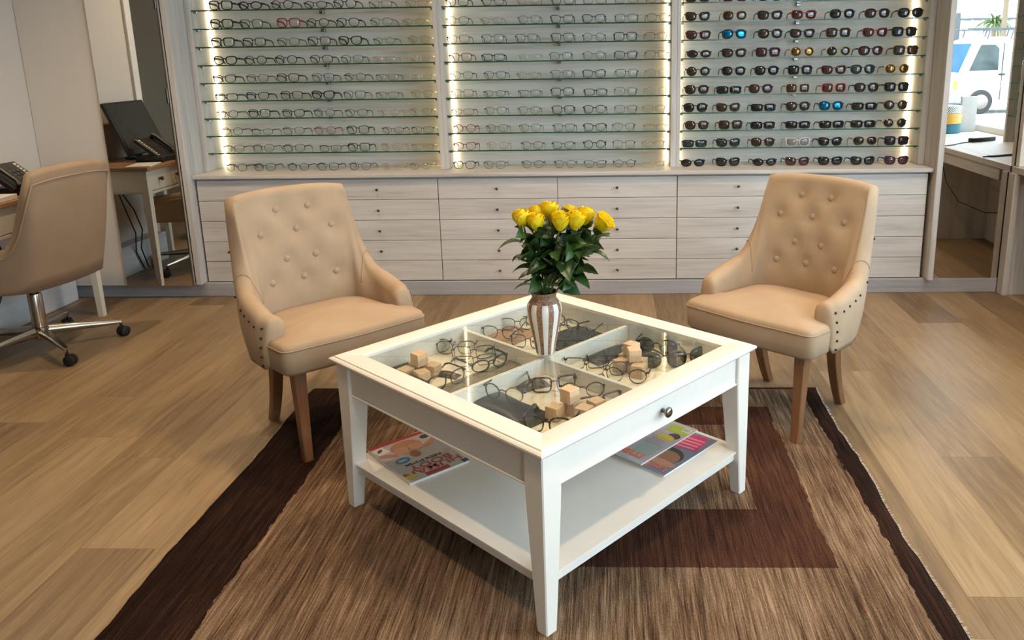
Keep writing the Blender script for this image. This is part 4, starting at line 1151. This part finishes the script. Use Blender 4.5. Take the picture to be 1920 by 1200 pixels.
# ================================================================== RUG
b = MB(); nx, ny = 70, 60; x0, x1, y0, y1 = -1.283, .853, .25, 3.165
rr_ = random.Random(5)
exl = [.006 * math.sin(j * .30) + rr_.uniform(-.003, .003) for j in range(ny + 1)]; exr = [.006 * math.sin(j * .42 + 1) + rr_.uniform(-.003, .003) for j in range(ny + 1)]
topv = []
for j in range(ny + 1):
    for i in range(nx + 1):
        y = y0 + (y1 - y0) * j / ny; xa, xb = x0 + exl[j], x1 + exr[j]
        x = xa + (xb - xa) * i / nx; e = min(i, nx - i, j, ny - j)
        topv.append(Vector((x, y, .0085 if e else .0055)))
fs = [(j * (nx + 1) + i, j * (nx + 1) + i + 1, (j + 1) * (nx + 1) + i + 1, (j + 1) * (nx + 1) + i) for j in range(ny) for i in range(nx)]
b.add(topv, fs)
per = [i for i in range(nx + 1)] + [j * (nx + 1) + nx for j in range(1, ny + 1)] + [ny * (nx + 1) + i for i in range(nx - 1, -1, -1)] + [j * (nx + 1) for j in range(ny - 1, 0, -1)]
low = [Vector((topv[i].x, topv[i].y, .0008)) for i in per]; m = len(per)
b.loft([[topv[i] for i in per], low], True, False)
bmesh.ops.remove_doubles(b.bm, verts=b.bm.verts[:], dist=.00005)
rug = tag(b.build('rug', 'rug', smooth='all'), 'brown striped wool rug with dark borders under the coffee table', 'rug')
for side, xs, ex in ((-1, x0, exl), (1, x1, exr)):
    fb = MB(); r_ = random.Random(9 + side)
    for k in range(1500):
        v = r_.random() * ny; j = min(ny - 1, int(v)); e = ex[j] + (ex[j + 1] - ex[j]) * (v - j)
        p = Vector((xs + e - side * .003, y0 + (y1 - y0) * v / ny, .004)); L = r_.uniform(.006, .017 if side > 0 else .011)
        q = p + Vector((side * L, r_.uniform(-.006, .006), r_.uniform(-.0028, .002))); w_ = .0011
        fb.add([p + Vector((0, -w_, -.001)), p + Vector((0, w_, -.001)), p + Vector((0, 0, .0016)), q], [(0, 1, 2), (0, 3, 1), (1, 3, 2), (2, 3, 0)])
    o = fb.build('fringe', 'rug_edge', rug, world=False); o['kind'] = 'stuff'

# ================================================================== OUTSIDE, seen through the mirror and the side window
struct(MB().box(XR + .13, 60, -60, 40, -.40, -.30).build('pavement', plain('pale_concrete', (.55, .53, .50), .9, var=.12, scale=2)), 'sunlit pale concrete forecourt outside', 'pavement')
vw = plain('white_van_paint', (.55, .58, .58), .3, var=.01)
VFX, VSY = 9.02, -12.5                                     # front face and near side of the van; it heads towards -x
t = thing('van', 'white delivery van with a roof rack parked outside the side window', 'van', (VFX + 2.3, VSY - .85, -.02))
def vring(x, zb, zt, sh, inset=.0):
    ya, yb = VSY - inset, VSY - 1.7 + inset
    return [Vector((x, y, z)) for y, z in ((ya, zb), (ya + .03, zb + .5), (ya, zt - sh), (ya - .10, zt - .06), (ya - .25, zt), (yb + .25, zt), (yb + .10, zt - .06), (yb, zt - sh), (yb - .03, zb + .5), (yb, zb))]
MB().loft([vring(VFX, .30, .86, .2, .08), vring(VFX + .04, .28, .98, .2, .03), vring(VFX + .12, .26, 1.02, .2), vring(VFX + .52, .26, 1.88, .62), vring(VFX + .75, .26, 1.96, .62), vring(VFX + 4.4, .26, 1.98, .62), vring(VFX + 4.6, .30, 1.90, .62)]).build('body', vw, t)
gl = plain('blue_tinted_glass', (.020, .085, .175), .5, var=.3, scale=3, Specular_IOR_Level=.03)
dkg = plain('dark_cab_glass', (.06, .075, .075), .5, var=.4, scale=4, Specular_IOR_Level=.03)
MB().loft([[Vector((VFX + .135, y, 1.06)) for y in (VSY - .14, VSY - 1.56)] + [Vector((VFX + .15, y, 1.06)) for y in (VSY - 1.56, VSY - .14)],
           [Vector((VFX + .475, y, 1.80)) for y in (VSY - .25, VSY - 1.45)] + [Vector((VFX + .49, y, 1.80)) for y in (VSY - 1.45, VSY - .25)]]).build('windscreen', gl, t)
def quad_y(name, pts, y, mat, h=.03):
    MB().loft([[Vector((x, y, z)) for x, z in pts], [Vector((x, y - h, z)) for x, z in pts]]).build(name, mat, t)
quad_y('side_window', [(VFX + .36, 1.10), (VFX + 1.10, 1.12), (VFX + 1.08, 1.66), (VFX + .98, 1.76), (VFX + .62, 1.76)], VSY + .035, dkg)
quad_y('door_handle', [(VFX + 1.12, .98), (VFX + 1.28, .98), (VFX + 1.28, 1.03), (VFX + 1.12, 1.03)], VSY + .06, 'black')
quad_y('door_seam', [(VFX + 1.20, .35), (VFX + 1.215, .35), (VFX + 1.215, 1.80), (VFX + 1.20, 1.80)], VSY + .034, 'black')
for dy, in_ in ((-.18, 1), (-1.52, 0)):
    MB().box(VFX - .02, VFX + .05, VSY + dy - .17, VSY + dy + .12, .62, .86, .02).build('headlamp', plain('headlamp_glass', (.6, .62, .62), .1), t)
    MB().box(VFX + .0, VFX + .10, VSY + dy + (.13 if in_ else -.28), VSY + dy + (.20 if in_ else -.18), .62, .86, .01).build('indicator', plain('amber_lamp', (.75, .28, .03), .3), t)
MB().box(VFX - .10, VFX + .25, VSY - 1.73, VSY + .04, .26, .52, .05).build('bumper', plain('grey_bumper', (.25, .26, .28), .6), t)
for wx in (.72, 3.6):
    for wy in (VSY - .03, VSY - 1.47):
        wb = MB(); cx, cz, R_ = VFX + wx, .30, .315
        wb.loft([[Vector((cx + r * math.cos(2 * PI * k / 24), wy + y, cz + r * math.sin(2 * PI * k / 24))) for k in range(24)] for r, y in ((R_ - .03, .09), (R_, .06), (R_, -.14), (R_ - .03, -.17))])
        wo = wb.build('wheel', 'rubber', t, True)
        MB().loft([[Vector((cx + r * math.cos(2 * PI * k / 20), wy + y, cz + r * math.sin(2 * PI * k / 20))) for k in range(20)] for r, y in ((.19, .091), (.17, .105), (.06, .11))]).build('hub_cap', 'steel', wo, True)
rk = MB()
for yy in (VSY - .12, VSY - 1.58): rk.tube([(VFX + .3, yy, 2.17), (VFX + 4.4, yy, 2.17)], .022, 8)
for k in range(7):
    x = VFX + .8 + .6 * k; rk.tube([(x, VSY - .12, 2.17), (x, VSY - 1.58, 2.17)], .018, 6)
    for yy in (VSY - .08, VSY - 1.62): rk.tube([(x, yy, 1.90), (x + .06, yy, 2.17)], .018, 6)
rk.build('roof_rack', plain('rack_metal', (.06, .065, .075), .5), t, True)
t.location.z -= .28
# pale building, fence and greenery beyond
t = thing('fence', 'pale slatted fence behind the van', 'fence', (16, -20, -.30))
b = MB()
for k in range(60): b.box(6 + .35 * k, 6.27 + .35 * k, -20.05, -20.0, -.30, 2.35)
b.build('slats', plain('white_fence_slats', (.50, .50, .48), .7), t)
b = MB()
for k in range(8): b.box(6 + 3 * k, 6.14 + 3 * k, -20.0, -19.88, -.30, 2.6)
b.build('post', plain('grey_fence_post', (.08, .09, .10), .7), t)
MB().box(6, 27, -20.0, -19.95, 2.35, 2.42).build('top_rail', plain('grey_rail', (.10, .11, .12), .6), t)
lf = plain('sunlit_palm_green', (.08, .13, .02), .5, var=.4, scale=6)
def fronds(name, label, base, top, n, L, seed):
    t = thing(name, label, 'plant', base, group=None); r_ = random.Random(seed)
    MB().tube([base, (base[0], base[1], top)], [.10, .07], 8).build('trunk', plain(name + '_bark', (.20, .14, .09), .9), t, True)
    fb = MB()
    for k in range(n):
        a = r_.uniform(0, 6.28); el = r_.uniform(-.5, 1.1); c = Vector((base[0], base[1], top)); d = Vector((math.cos(a) * math.cos(el), math.sin(a) * math.cos(el), math.sin(el)))
        leaf_mesh(fb, c, d, L * r_.uniform(.6, 1), L * .09, r_.uniform(.3, .9), k)
    fb.build('fronds', lf, t, True)
fronds('yucca', 'spiky green plant rising above the fence behind the van', (13.0, -19.2, -.30), 2.25, 60, .75, 4)
fronds('palm_tree', 'tall palm whose fronds hang at the top of the window', (12.9, -18.3, -.30), 4.6, 70, 1.9, 8)
